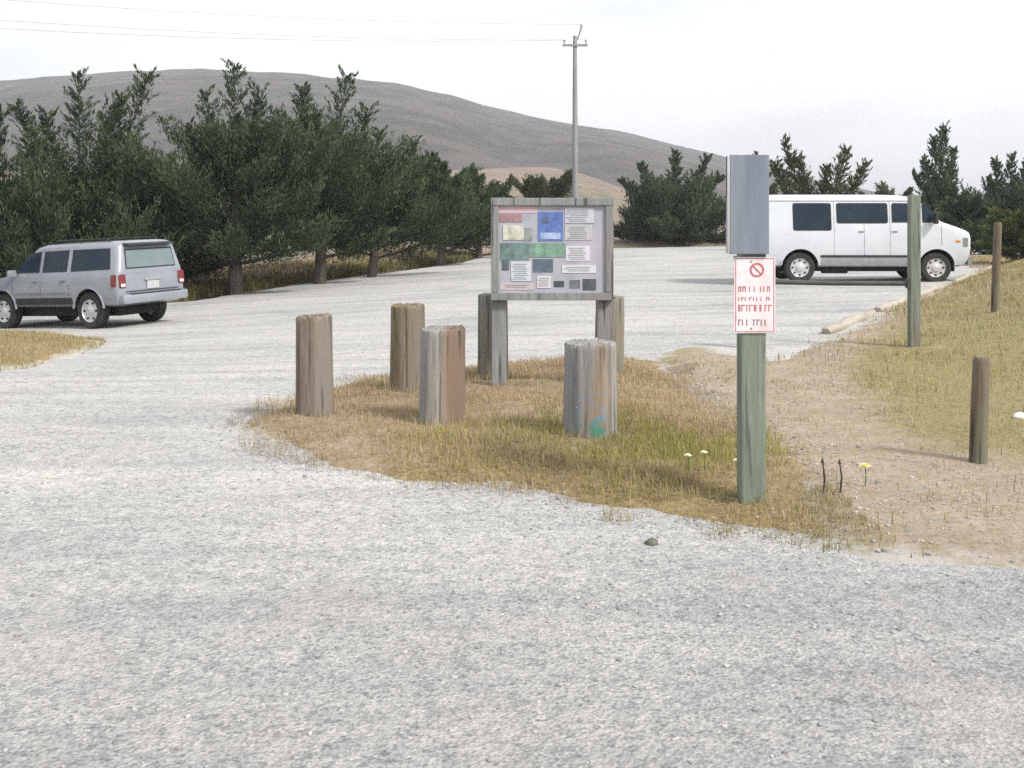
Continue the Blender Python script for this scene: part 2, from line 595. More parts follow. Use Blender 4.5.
# gravel: fine sheet near, the same sheet continues to the back of the car park
sheet('gravel_lot', -40, 25, -6, 63, .25, lambda x, y: z_gravel(x, y) - .3 * ss(0, .5, -sdf(LOT, x, y)), M_gravel, poly=LOT, margin=.4)
sheet('dirt_island', *bbox(ISLAND), .06, z_island, M_soil, dict(
    edge=lambda x, y: ss(-.15, .35, sdf(ISLAND, x, y) + wob(x, y, 12, .35)),
    grass=lambda x, y: fbm(x * .9, y * .9, 81) * 1.1), poly=ISLAND)
tx0, tx1, ty0, ty1 = bbox(BANK)
sheet('dirt_path', tx0, 30, ty0, 50, .14, z_bank, M_bank, dict(
    edge=lambda x, y: ss(-.15, .6, sdf(BANK, x, y) + wob(x, y, 32)),
    grass=lambda x, y: np.clip((.85 + .9 * (fbm(x * .6, y * .6, 91) - .5)) * (1 - .75 * ss(-.7, .3, sdf(TRAIL, x, y))), 0, 1) + .08), poly=BANK)
sheet('grass_verge', *bbox(VERGE), .1, z_verge, M_soil, dict(
    edge=lambda x, y: ss(-.1, .5, sdf(VERGE, x, y)), grass=lambda x, y: 0 * x + .8), poly=VERGE)

# the far hill: a ridge whose crest height changes with bearing
SKY = [(-500, 108), (-200, 92), (0, 83), (60, 79), (130, 73), (200, 71), (280, 74), (330, 78), (400, 85), (450, 95), (485, 106), (520, 115),
       (570, 124), (620, 132), (700, 151), (760, 165), (830, 184), (900, 198), (1024, 208), (1300, 214)]
pu = np.array([(p - CX) / F for p, _ in SKY])
pe = np.array([ray(p, q)[2] / ray(p, q)[1] for p, q in SKY])
U = np.linspace(-.95, .75, 380)
Rr = np.linspace(250, 1080, 110)
UU, RR = np.meshgrid(U, Rr)
XX, YY = UU * RR, RR
crest = np.interp(UU, pu, pe) * 850 + CAMZ
tt = (RR - 250) / 600
prof = np.where(tt < 1, 1 - (1 - np.clip(tt, 0, 1)) ** 1.25, 1 - .5 * (tt - 1) ** 2)
base = z_ground(XX, np.full_like(YY, 250)) * 0 + 4
gul = (np.abs(fbm(XX * .006 + 3, YY * .003, 101, 5) - .5) * 2)
ZZ = base + (crest - base) * prof - 22 * gul * np.clip(tt, 0, 1) * (1 - np.clip(tt, 0, 1)) * 3 + 3.0 * (fbm(XX * .03, YY * .03, 111) - .5) * np.clip(tt * 4, 0, 1)
ZZ = np.where(tt < .02, -2, ZZ)
tag(grid_mesh('hill', XX, YY, ZZ, M_hill), kind='structure')

# ------------------------------------------------------------------ trees
def spray_leaves(P0, P1, n, rs, wdt, ln, wd, up):
    """pointed leaflets along twigs (P0 -> P1), thinner towards the tip, leaning forward"""
    k = P0.shape[0]
    a0 = np.repeat(P0, n, 0); a1 = np.repeat(P1, n, 0)
    d = a1 - a0; L_ = np.linalg.norm(d, axis=1, keepdims=True); d = d / (L_ + 1e-9)
    q = rs.uniform(0, 1.08, (k * n, 1))
    off = rs.normal(0, 1, (k * n, 3)) * np.repeat(wdt, n)[:, None] * (1.15 - .85 * np.clip(q, 0, 1))
    off[:, 2] *= .55
    sag = rs.uniform(.0, .10, (k, 1)).repeat(n, 0) * L_ * q * q
    p = a0 + d * L_ * q + off; p[:, 2] += sag[:, 0]
    a = d + rs.normal(0, .38, (k * n, 3)) + off / (np.repeat(wdt, n)[:, None] + 1e-6) * .22
    a[:, 2] += up
    a /= np.linalg.norm(a, axis=1, keepdims=True)
    b = np.cross(a, rs.normal(0, 1, (k * n, 3)))
    b /= np.linalg.norm(b, axis=1, keepdims=True) + 1e-9
    l_ = rs.uniform(*ln, (k * n, 1)); w_ = rs.uniform(*wd, (k * n, 1))
    V = np.stack([p - a * l_ * .5, p + b * w_, p + a * l_ * .5, p - b * w_], 1)
    tint = np.clip(np.repeat(rs.uniform(.0, .75, k), n) + .25 * q[:, 0] + rs.normal(0, .13, k * n), 0, 1)
    return V, tint


def cypress(px, y, top_py, spread_px, seed, label, cat='tree', name='cypress_tree', group=None, leaf=None, low=.10, limbs=26,
            dens=1.0, shoots=7, dead=True, taper=.75, shoot_len=1.0, ascend=1.0, leaf_k=1.0, tips=None, body=1.0):
    rs = np.random.default_rng(seed)
    bx = (px - CX) / F * y
    gz = float(SURF(bx, y))
    h = at(px, top_py, y).z - gz
    sp = spread_px * y / F * .5
    h_all = h; h = h * body
    root = empty(name, (bx, y, gz - .05))
    tag(root, label, cat, group)
    tk = MB()
    lean = rs.normal(0, .05, 2)
    htr = h * .86
    tp = [Vector((lean[0] * htr * f * f + .012 * h * math.sin(f * 5 + seed), lean[1] * htr * f, htr * f)) for f in np.linspace(0, 1, 9)]
    r0 = .033 * h + .03
    tk.tube(tp, [r0 * (1 - .85 * f) + .01 for f in np.linspace(0, 1, 9)], 8)

    def trunk_at(f):
        i = min(int(f * 8), 7); g = f * 8 - i
        return tp[i].lerp(tp[i + 1], g)
    P0, P1, WD = [], [], []
    for i in range(limbs):
        f = low + (1 - low) * ((i + rs.uniform(0, 1)) / limbs) ** 1.05
        az = i * 2.39996 + rs.uniform(-.5, .5)
        o = trunk_at(min(f, .98))
        ln = sp * max(.20, (1 - ((f - low) / (1 - low)) ** 1.6) ** taper) * rs.uniform(.62, 1.22)
        el = R(rs.uniform(-14, 16) + 52 * f * ascend)
        hd = Vector((math.cos(az), math.sin(az), 0))
        pts = [o + hd * ln * q * math.cos(el) + Vector((rs.normal(0, .015) * ln, rs.normal(0, .015) * ln, ln * (q * math.sin(el) + .26 * q * q * ascend))) for q in np.linspace(0, 1, 6)]
        rl = r0 * .33 * (1 - .6 * f)
        tk.tube(pts, [rl * (1 - .85 * q) + .006 for q in np.linspace(0, 1, 6)], 5, False)
        nt_ = max(6, int(ln / .13))
        for q in np.linspace(.20, 1.0, nt_):
            j = min(int(q * 5), 4); p = pts[j].lerp(pts[j + 1], q * 5 - j)
            d = (pts[j + 1] - pts[j]).normalized()
            side = d.cross(Vector((0, 0, 1)))
            for sg in (-1, 1, 0):
                if sg == 0 and rs.uniform() < .45: continue
                tl = ln * (.52 - .30 * q) * rs.uniform(.55, 1.15) + .12
                t_ = (d * rs.uniform(.5, .9) + side * sg * rs.uniform(.5, .9) + Vector((0, 0, rs.uniform(-.05, .45) if sg else .75))).normalized()
                P0.append(p); P1.append(p + t_ * tl); WD.append(.06 + .10 * tl)
        if dead and f < .42:
            for _ in range(7):
                q = rs.uniform(.1, .7); j = min(int(q * 5), 4); p = pts[j].lerp(pts[j + 1], q * 5 - j)
                e = p + Vector((rs.normal(0, .35), rs.normal(0, .35), rs.uniform(-.55, .1))) * (ln * .45)
                tk.tube([p, p.lerp(e, .5) + Vector((0, 0, .05)), e], [.018, .012, .004], 3, False)
    # upright, upswept leaders: the ragged top
    lead = [(tp[-1], h - htr + .02, 0)]
    for i in range(shoots):
        az = i * 6.283 / max(1, shoots) + rs.uniform(-.4, .4); rr = sp * rs.uniform(.12, .5)
        f = rs.uniform(.55, .88)
        b = trunk_at(f) + Vector((math.cos(az), math.sin(az), 0)) * rr
        lead.append((b, (h * (1.02 - f)) * rs.uniform(.45, 1.0) * shoot_len, rr))
    for b, ln, rr in lead:
        out = Vector((b.x - tp[-1].x, b.y - tp[-1].y, 0))
        out = (out.normalized() * ln * rs.uniform(.25, .75) if rr else Vector((rs.normal(0, .1), 0, 0)) * ln)
        pts = [b + out * q ** .8 + Vector((0, 0, ln * q ** 1.15)) for q in np.linspace(0, 1, 5)]
        tk.tube([trunk_at(.55), *pts], [.045, .035, .028, .02, .012, .005], 5, False)
        for q in np.linspace(0, .97, max(6, int(ln / .09))):
            j = min(int(q * 4), 3); p = pts[j].lerp(pts[j + 1], q * 4 - j); d = (pts[j + 1] - pts[j]).normalized()
            a_ = rs.uniform(0, 6.28); sd = Vector((math.cos(a_), math.sin(a_), 0))
            tl = (.10 + .36 * ln * (1 - q) ** .9) * rs.uniform(.6, 1.15)
            P0.append(p); P1.append(p + (d * .8 + sd * .75).normalized() * tl); WD.append(.045 + .09 * tl)
        P0.append(pts[-2]); P1.append(pts[-1] + (pts[-1] - pts[-2]) * .2); WD.append(.05)
    zk = None
    if body < 1:
        zk = h / max(p.z for p in P1)
        for p in P0: p.z *= min(zk, 1)
        for p in P1: p.z *= min(zk, 1)
        tk.v = [(a, b, c * min(zk, 1)) for a, b, c in tk.v]
    for tx, ty in (tips or []):      # long upswept branches that end above the crown
        e = at(tx, ty, y) - Vector((bx, y, gz)); e.y = rs.uniform(-.6, .6)
        st = trunk_at(rs.uniform(.25, .5)); st = Vector((st.x, st.y, min(st.z, h * .55)))
        ct = Vector((st.x + (e.x - st.x) * .50, st.y + (e.y - st.y) * .6, st.z + (e.z - st.z) * .36))
        ph_ = rs.uniform(0, 6.28)
        pts = [st * (1 - q) ** 2 + ct * 2 * q * (1 - q) + e * q * q for q in np.linspace(0, 1, 9)]
        tk.tube(pts, [.07, .06, .05, .042, .034, .027, .02, .013, .006], 5, False)
        ln = (e - st).length
        for q in np.linspace(.25, .99, int(ln / .11)):
            j = min(int(q * 8), 7); p = pts[j].lerp(pts[j + 1], q * 8 - j); d = (pts[j + 1] - pts[j]).normalized()
            a_ = rs.normal(0, .55); sd = Vector((math.cos(a_), math.sin(a_), 0))
            for sg in (-1, 1):
                if rs.uniform() < .22: continue
                tl = ln * (.30 - .23 * q) * rs.uniform(.4, 1.3) + .05
                t_ = (d * rs.uniform(.5, .95) + sd * sg * rs.uniform(.45, .9) + Vector((0, 0, rs.uniform(-.15, .25)))).normalized()
                P0.append(p); P1.append(p + t_ * tl); WD.append(.03 + .09 * tl)
        P0.append(pts[-2]); P1.append(e.copy()); WD.append(.03)
    P0 = np.array([list(c) for c in P0]); P1 = np.array([list(d) for d in P1]); WD = np.array(WD)
    n = int(30 * dens)
    k = max(1.0, y / 30.0) * leaf_k
    V, tint = spray_leaves(P0, P1, n, rs, WD, (.09 * k ** .7, .22 * k ** .7), (.010 * k ** .7, .024 * k ** .7), .22)
    zk = (h_all + .05) / max(V[:, :, 2].max(), .1) if not tips else 1.0
    V[:, :, 2] = np.maximum(V[:, :, 2] * zk, .03)
    tk.v = [(a, b, c * zk) for a, b, c in tk.v]
    me = fast_mesh('crown', V, 4, leaf or M_cyp, tint)
    o = bpy.data.objects.new('crown', me); COL.objects.link(o); o.parent = root
    tk.build('trunk', M_bark, root, 60, fix=False)
    return root


GT = 'dark cypress trees along the car park'
cypress(14, 27.5, 98, 170, 1, 'dark cypress at the left edge of the photo, behind the front of the SUV', group=GT, limbs=28, dens=1.15, low=.05, shoots=0, taper=.6, body=.66, tips=[(-24, 98), (30, 128), (8, 112)])
cypress(82, 29.0, 72, 225, 2, 'tall cypress with splayed upswept branch tips rising right above the silver SUV', group=GT, limbs=32, dens=1.15, low=.07, shoots=1, taper=.6, body=.62, tips=[(77, 73), (152, 75), (128, 98), (14, 102), (52, 112), (104, 104)])
cypress(160, 31.5, 150, 200, 3, 'shorter cypress filling the gap between the two tallest left-hand cypresses', group=GT, limbs=28, dens=1.1, low=.03, shoots=2, ascend=.8)
cypress(238, 29.5, 67, 215, 4, 'tallest dense cypress with a feathery pointed top, right of the silver SUV', group=GT, limbs=40, dens=1.1, low=.19, shoots=2, taper=.6, ascend=.85, body=.84, tips=[(234, 66), (206, 92), (258, 88), (184, 124)])
cypress(322, 33.0, 74, 200, 5, 'tall cypress with a double tip, second of the two tallest, nearer the utility pole', group=GT, limbs=38, dens=1.1, low=.19, shoots=2, taper=.6, ascend=.85, body=.84, tips=[(304, 90), (345, 76), (366, 106)])
cypress(372, 36.0, 126, 180, 6, 'mid-height cypress with a visible dark trunk at the edge of the gravel', group=GT, limbs=32, dens=1.1, low=.20, shoots=1, ascend=.8, body=.82, tips=[(376, 128), (414, 142), (432, 154)])
cypress(440, 43.0, 150, 135, 7, 'small green cypress just left of the information board', group=GT, limbs=28, dens=1.15, low=.13, shoots=4, ascend=.85)
cypress(478, 50.0, 162, 95, 8, 'small far cypress half hidden behind the left edge of the information board', group=GT, limbs=24, dens=1.1, low=.04, shoots=3, ascend=.85)
# the row goes on beyond the left edge of the photo and shades the SUV's side
cypress(-120, 26.0, 80, 200, 21, 'cypress beyond the left end of the row, nearest the front of the SUV', group=GT, limbs=26, dens=1.0, low=.03, shoots=4)
cypress(-235, 21.5, 60, 210, 22, 'cypress at the far left end of the row, nearest the grass verge', group=GT, limbs=26, dens=1.0, low=.03, shoots=4)
GB = 'shrubs beyond the car park'
cypress(540, 64.0, 166, 125, 9, 'low olive shrub seen just above the information board, left of the utility pole', 'shrub', 'shrub', GB, M_cyp2, .01, 26, 1.1, 8, False, taper=.35, shoot_len=.6)
cypress(672, 64.0, 152, 130, 10, 'broad dark shrub beyond the gravel between the information board and the grey signpost', 'shrub', 'shrub', GB, M_cyp, .0, 44, 1.25, 2, False, taper=.4, body=.78, tips=[(676, 152), (640, 164), (706, 158), (622, 180), (722, 176)])
cypress(815, 52.0, 140, 140, 12, 'bushy conifer with spiky shoots showing above the rear half of the white van', 'tree', 'conifer_tree', None, M_cyp2, .03, 26, .9, 0, False, taper=.5, body=.58, tips=[(782, 138), (796, 158), (845, 150), (868, 163), (772, 162), (826, 166)])
cypress(758, 70.0, 149, 50, 19, 'small green conifer whose tip shows above the grey signpost panel', 'tree', 'conifer_tree', None, M_cyp2, .05, 18, 1.0, 3, False)
cypress(940, 50.0, 124, 84, 13, 'narrow ragged conifer rising behind the windscreen of the white van', 'tree', 'conifer_tree', None, M_cyp, .05, 20, .8, 0, False, taper=.7, body=.58, tips=[(945, 124), (934, 138), (924, 158), (957, 148), (915, 172)])
cypress(1008, 56.0, 155, 105, 14, 'dark conifer at the right edge of the photo beyond the grassy bank', 'tree', 'conifer_tree', None, M_cyp, .05, 24, .9, 0, False, taper=.5, body=.75, tips=[(1000, 160), (1014, 154), (985, 176), (1030, 158)])
cypress(968, 44.0, 192, 90, 15, 'dark low shrub right in front of the nose of the white van', 'shrub', 'shrub', GB, M_cyp, .0, 26, 1.2, 2, False, taper=.35, shoot_len=.5)
cypress(1024, 33.0, 203, 90, 16, 'bright green rounded bush at the right edge behind the dry bank', 'shrub', 'shrub', GB, M_bush, .0, 26, 1.3, 2, False, taper=.3, shoot_len=.4)
cypress(880, 60.0, 178, 110, 17, 'low olive shrub on the skyline above the front half of the van roof', 'shrub', 'shrub', GB, M_cyp2, .0, 22, 1.0, 3, False, taper=.35, shoot_len=.4)

# ------------------------------------------------------------------ utility pole and wires
M_pole = pmat('pole_wood', (.20, .198, .198), (.28, .277, .277), 3, rough=.9, stretch=(1, 1, .1))
M_ins = pmat('insulator', (.25, .25, .26), (.35, .35, .36), 3, rough=.4)
M_wire = pmat('wire', (.36, .36, .36), (.42, .42, .42), 3, rough=.6)
UP = at(575, 235, 62.0)
upz = float(SURF(UP.x, 62.0))
ptop = at(575, 36, 62.0).z
pole = tag(empty('utility_pole', (UP.x, 62, upz)), 'tall wooden utility pole with a crossarm standing beyond the information board', 'utility pole')
hp = ptop - upz
m = MB(); m.tube([(0, 0, -.2), (0, 0, hp * .5), (0, 0, hp)], [.19, .16, .12], 10); m.build('pole', M_pole, pole, 40)
arm_z = hp - .55
m = MB(); m.box((0, -.12, arm_z), (1.45, .11, .13), bev=.01); m.build('crossarm', M_pole, pole)
m = MB(); m.box((.25, -.02, hp + .12), (.09, .09, .75), rot=Matrix.Rotation(R(18), 3, 'Y'), bev=.01); m.build('pole_top_pin', M_pole, pole)
WX = [(-.62, arm_z + .19), (.62, arm_z + .19), (.36, hp + .52)]
for ix, iz in WX:
    m = MB(); m.lathe([(.0, iz - .13), (.03, iz - .13), (.035, iz - .02), (.085, iz - .01), (.06, iz + .05), (.08, iz + .08), (.05, iz + .13), (0, iz + .14)], 10, c=(ix, -.12, 0))
    m.build('insulator', M_ins, pole, 40)
far_pts = [at(-260, -2, 50), at(-240, 12, 51), at(-280, -26, 49)]
wl = ['lowest power line running left from the crossarm of the pole', 'middle power line running left from the crossarm of the pole', 'highest power line running left from the top of the pole']
for (ix, iz), fp, lb in zip(WX, far_pts, wl):
    a = Vector((UP.x + ix, 62 - .12, upz + iz + .13))
    pts = []
    for q in np.linspace(0, 1, 25):
        p = a.lerp(fp, q); p.z -= 4 * q * (1 - q) * .55
        pts.append(p)
    m = MB(); m.tube([p - a for p in pts], .012, 5, False)
    tag(m.build('power_line', M_wire, None, 60, loc=a, fix=False), lb, 'power line', 'power lines on the utility pole')

# ------------------------------------------------------------------ vehicles
M_white = pmat('white_paint', (.50, .525, .57), (.56, .58, .61), 1.5, rough=.32, coat=.5, c3=(.46, .465, .46), s3=1.1, lo3=.58, hi3=.8)
M_silver = pmat('silver_paint', (.25, .27, .31), (.30, .32, .36), 1.5, rough=.35, metallic=.3, coat=.7, c3=(.25, .245, .24), s3=1.3, lo3=.55, hi3=.8)
M_tyre = pmat('tyre_rubber', (.018, .018, .019), (.04, .038, .036), 6, rough=.85)
M_rim = pmat('wheel_steel', (.52, .52, .53), (.62, .62, .62), 5, rough=.35, metallic=.5)
M_glass = pmat('dark_glass', (.012, .022, .036), (.02, .034, .05), 1.2, rough=.06, spec=.16)
M_glass2 = pmat('sky_tinted_glass', (.12, .165, .17), (.16, .21, .21), 1.2, rough=.06, spec=.6, coat=.4)  # pale green paints the sky's reflection into the base colour
M_trim = pmat('black_trim', (.02, .02, .021), (.035, .035, .036), 6, rough=.6)
M_grey = pmat('grey_trim', (.16, .165, .17), (.21, .215, .22), 4, rough=.6)
M_rock = pmat('shaded_grey_paint', (.28, .29, .30), (.36, .37, .37), 4, rough=.6)  # grey paints the shade on the van's rocker into the colour
M_under = pmat('underbody', (.015, .015, .015), (.03, .027, .025), 5, rough=.95)
M_chrome = pmat('chrome', (.55, .56, .57), (.62, .62, .63), 4, rough=.2, metallic=.9)
M_red = pmat('red_lens', (.13, .012, .014), (.18, .018, .018), 5, rough=.2, coat=.5)
M_amber = pmat('amber_lens', (.5, .16, .01), (.55, .2, .02), 5, rough=.2)
M_lens = pmat('clear_lens', (.55, .57, .58), (.65, .66, .67), 9, rough=.12)
M_plate = pmat('plate', (.36, .37, .40), (.44, .45, .47), 30, rough=.5)


class Car:
    """body lofted from plan outlines at rising heights"""
    def __init__(s, lv):
        a = np.array(lv, float)
        s.z, s.f, s.r, s.w, s.rf, s.rr, s.bow = a.T

    def W(s, z): return float(np.interp(z, s.z, s.w))
    def FX(s, z): return float(np.interp(z, s.z, s.f))
    def RX(s, z): return float(np.interp(z, s.z, s.r))

    def ring(s, i):
        f, r, w, rf, rr, bow = s.f[i], s.r[i], s.w[i], s.rf[i], s.rr[i], s.bow[i]
        half = []
        for t in np.linspace(0, 1, 6):
            y = t * (w - rf); half.append((f - bow * (y / w) ** 2, y))
        cx = f - bow * ((w - rf) / w) ** 2 - rf
        for a in np.linspace(0, 90, 6)[1:]:
            half.append((cx + rf * math.cos(R(a)), w - rf + rf * math.sin(R(a))))
        cx2 = r + rr
        for t in np.linspace(0, 1, 16)[1:-1]:
            half.append((cx + (cx2 - cx) * t, w))
        for a in np.linspace(90, 180, 6):
            half.append((cx2 + rr * math.cos(R(a)), w - rr + rr * math.sin(R(a))))
        for t in np.linspace(1, 0, 5)[1:]:
            half.append((r, t * (w - rr)))
        full = half + [(x, -y) for x, y in half[-2:0:-1]]
        return [(x, y, s.z[i]) for x, y in full]

    def body(s, name, mats, parent, arches, sharp=32):
        m = MB(); n = None
        rings = [s.ring(i) for i in range(len(s.z))]
        n = len(rings[0]); vs = [p for r in rings for p in r]; fs = []
        for i in range(len(rings) - 1):
            for k in range(n):
                k2 = (k + 1) % n
                fs.append((i * n + k, i * n + k2, (i + 1) * n + k2, (i + 1) * n + k))
        fs.append(tuple(range(n - 1, -1, -1))); fs.append(tuple((len(rings) - 1) * n + k for k in range(n)))
        m.add(vs, fs)
        o = m.build(name, mats, parent)
        # wheel arches cut out of the sides
        c = MB()
        for ax, az, ar in arches:
            for sgn in (-1, 1):
                y0, y1 = sgn * (s.W(az) - .32), sgn * (s.W(az) + .15)
                c.lathe([(0, y0), (ar, y0), (ar, y1), (0, y1)], 36, axis='Y', c=(ax, 0, az))
        co = c.build('cutter', mats, parent)
        bm = bmesh.new(); bm.from_mesh(co.data); bmesh.ops.remove_doubles(bm, verts=bm.verts, dist=1e-4)
        bmesh.ops.recalc_face_normals(bm, faces=bm.faces); bm.to_mesh(co.data); bm.free()
        for p in co.data.polygons: p.material_index = 1
        md = o.modifiers.new('b', 'BOOLEAN'); md.operation = 'DIFFERENCE'; md.object = co; md.solver = 'EXACT'
        dg = bpy.context.evaluated_depsgraph_get()
        me = bpy.data.meshes.new_from_object(o.evaluated_get(dg))
        o.modifiers.clear(); o.data = me
        bpy.data.objects.remove(co)
        me.shade_smooth(); me.set_sharp_from_angle(angle=R(sharp))
        return o

    def side(s, sgn, base=.002):
        return lambda x, z, o: (x, sgn * (s.W(z) + base + o), z)

    def front(s, base=.002):
        i = 3
        return lambda y, z, o: (s.FX(z) - float(np.interp(z, s.z, s.bow)) * (y / s.W(z)) ** 2 + base + o, y, z)

    def rear(s, base=.002):
        return lambda y, z, o: (s.RX(z) - base - o, y, z)


def subdiv_poly(poly, step=.12):
    out = []
    for i in range(len(poly)):
        a, b = poly[i], poly[(i + 1) % len(poly)]
        k = max(1, int(math.hypot(b[0] - a[0], b[1] - a[1]) / step))
        out += [(a[0] + (b[0] - a[0]) * j / k, a[1] + (b[1] - a[1]) * j / k) for j in range(k)]
    return out


def shrink(poly, d):
    n = len(poly); cx = sum(p[0] for p in poly) / n; cz = sum(p[1] for p in poly) / n
    w_ = max(p[0] for p in poly) - min(p[0] for p in poly); h_ = max(p[1] for p in poly) - min(p[1] for p in poly)
    return [(cx + (x - cx) * (1 - 2 * d / w_), cz + (z - cz) * (1 - 2 * d / h_)) for x, z in poly]


def patch(name, poly, fn, th, mat, parent, smooth=None):
    m = MB(); m.prism(subdiv_poly(poly), fn, th)
    return m.build(name, mat, parent, smooth)


def window(poly, fn, parent, frame_mat, glass=None, rim=.022):
    fr = patch('window_frame', poly, fn, .006, frame_mat, parent)
    patch('pane', shrink(poly, rim), lambda a, b, o: fn(a, b, o + .0062), .004, glass or M_glass, fr)
    return fr


def wheel(parent, x, y, z, r, wdt, sgn, rim_r=.58, spokes=5, dish=.03):
    e = MB()
    hw = wdt / 2
    e.lathe([(r * .62, -hw * .92), (r * .9, -hw), (r * .985, -hw * .75), (r, -hw * .3), (r, hw * .3), (r * .985, hw * .75), (r * .9, hw), (r * .62, hw * .92), (r * .62, -hw * .92)], 36, 'Y')
    t_ = e.build('wheel', M_tyre, parent, 40, loc=(x, y, z))
    k = MB(); rr = r * rim_r
    o = sgn
    k.lathe([(r * .64, o * hw * .85), (rr, o * hw * .9), (rr * .95, o * (hw * .9 - .02)), (rr * .62, o * (hw * .9 - dish)), (rr * .38, o * (hw * .9 - dish * .6)), (rr * .36, o * (hw * .92)), (rr * .2, o * hw * .98), (0.001, o * hw)], 30, 'Y')
    k.lathe([(0.001, o * -hw * .3), (r * .64, o * -hw * .3)], 30, 'Y')
    rm = k.build('rim', M_rim, t_, 35)
    for i in range(spokes):
        h_ = MB()
        a = 2 * math.pi * i / spokes
        h_.lathe([(.001, o * (hw * .9 - dish * .25)), (rr * .10, o * (hw * .9 - dish * .25)), (rr * .10, o * (hw * .9 - dish * 1.3))], 8, 'Y', c=(math.cos(a) * rr * .76, 0, math.sin(a) * rr * .76))
        h_.build('rim_hole', M_under, t_)
    return t_


def seam(poly_line, fn, parent, w_=.008):
    m = MB()
    for (a, b), (c, d) in zip(poly_line[:-1], poly_line[1:]):
        L_ = math.hypot(c - a, d - b); nx, nz = -(d - b) / L_ * w_ / 2, (c - a) / L_ * w_ / 2
        m.prism(subdiv_poly([(a + nx, b + nz), (c + nx, d + nz), (c - nx, d - nz), (a - nx, b - nz)], .15), fn, .0015)
    return m.build('door_seam', M_trim, parent)


# ---- white full-size van, seen from its right-hand side
def make_van(loc, rz):
    t_ = tag(empty('van', loc, rz), 'white full-size passenger van with dark side windows parked behind the grey signpost', 'van')
    WB = 3.18
    #        z    front  rear   w    rf   rr   bow
    lv = [(.38, 2.24, -2.62, .84, .18, .10, .03), (.42, 2.34, -2.66, .92, .18, .12, .04), (.55, 2.42, -2.68, .97, .15, .12, .045), (.80, 2.44, -2.68, .985, .12, .12, .045),
          (1.05, 2.44, -2.68, .985, .11, .12, .045), (1.17, 2.42, -2.68, .98, .13, .12, .05), (1.23, 2.36, -2.68, .975, .18, .12, .07), (1.30, 2.22, -2.675, .97, .24, .12, .10), (1.38, 2.02, -2.67, .96, .28, .12, .14), (1.44, 1.86, -2.67, .95, .28, .12, .16),
          (1.55, 1.73, -2.66, .935, .22, .13, .15), (1.70, 1.57, -2.65, .915, .20, .13, .14), (1.90, 1.35, -2.635, .885, .18, .14, .13), (1.98, 1.25, -2.61, .865, .18, .15, .12), (2.03, 1.12, -2.56, .825, .20, .16, .11),
          (2.065, .85, -2.45, .73, .2, .2, .08), (2.085, .4, -2.2, .5, .2, .2, .03), (2.09, 0, -1.8, .25, .1, .1, .01)]
    c = Car(lv)
    xr, xf = -WB / 2, WB / 2
    c.body('body', [M_white, M_under], t_, [(xr, .37, .43), (xf, .37, .43)])
    for x in (xr, xf):
        for sg in (-1, 1): wheel(t_, x, sg * .83, .36, .36, .225, sg, .62, 8)
    m = MB(); m.box((0, 0, .36), (4.3, 1.25, .20), bev=.03); m.tube([(xr, -.7, .36), (xr, .7, .36)], .06); m.tube([(xf, -.7, .36), (xf, .7, .36)], .05); m.build('chassis', M_under, t_)
    m = MB(); m.tube([(-1.0, -.62, .30), (-.4, -.62, .30)], .09, 12); m.build('muffler', M_under, t_, 40)
    for sg in (-1, 1):
        fn = c.side(sg)
        window(rrect(-1.76, 1.23, -.86, 1.88, .05), fn, t_, M_trim)
        window(rrect(-.74, 1.40, .46, 1.88, .05), fn, t_, M_trim)
        w2 = [(.55, 1.42), (1.22, 1.42), (1.22, 1.87), (.59, 1.88), (.55, 1.84)]
        window([(1.26, 1.42), (1.66, 1.42), (1.64, 1.46), (1.36, 1.84), (1.30, 1.87), (1.26, 1.87)], fn, t_, M_trim, rim=.02)
        window(w2, fn, t_, M_trim, rim=.03)
        patch('side_trim', rrect(-1.12, .60, 1.10, .655, .01, 2), fn, .012, M_trim, t_)
        patch('rocker_panel', rrect(-1.10, .43, 1.08, .585, .01, 2), fn, .006, M_rock, t_)
        seam([(.505, .60), (.505, 1.92)], fn, t_)
        seam([(1.70, .9), (1.70, 1.40)], fn, t_)
        seam([(-.80, .60), (-.80, 1.92)], fn, t_)
        seam([(-.10, .60), (-.10, 1.40)], fn, t_)
        patch('drip_rail', rrect(-2.45, 1.935, 1.22, 1.955, .008, 2), fn, .02, M_white, t_)
        m = MB(); m.box((.62, sg * (c.W(1.25) + .02), 1.22), (.13, .03, .03), bev=.008); m.build('door_handle', M_chrome, t_)
        m = MB(); m.box((-.16, sg * (c.W(1.25) + .02), 1.22), (.13, .03, .03), bev=.008); m.build('door_handle', M_chrome, t_)
        m = MB(); m.box((1.52, sg * (c.W(1.5) + .17), 1.52), (.07, .20, .27), bev=.025); m.tube([(1.55, sg * .92, 1.42), (1.53, sg * 1.06, 1.44)], .014); m.build('wing_mirror', M_trim, t_, 40)
        patch('nose_side_patch', rrect(2.20, .86, 2.31, 1.06, .015, 2), fn, .010, M_grey, t_)  # plain grey patch near the front end of each side
        patch('side_marker', rrect(2.02, .95, 2.14, 1.00, .012, 2), lambda x, z, o, sg=sg: (x, sg * (.977 + o), z), .012, M_amber, t_)
        for x in (xr, xf):   # wheel arch lips
            m = MB(); pts = [(x + .445 * math.cos(a), sg * (c.W(.5) + .008), .37 + .445 * math.sin(a)) for a in np.linspace(.12, math.pi - .12, 15)]
            m.tube(pts, .014, 6); m.build('arch_lip', M_white, t_, 50)
    ff = c.front()
    wsp = [(-.78, 1.48), (.78, 1.48), (.72, 1.92), (-.72, 1.92)]
    fr = patch('windscreen', wsp, ff, .006, M_trim, t_); patch('pane', shrink(wsp, .03), lambda a, b, o: ff(a, b, o + .0062), .004, M_glass, fr)
    patch('grille', rrect(-.50, .80, .50, 1.10, .02, 2), ff, .02, M_trim, t_)
    m = MB()
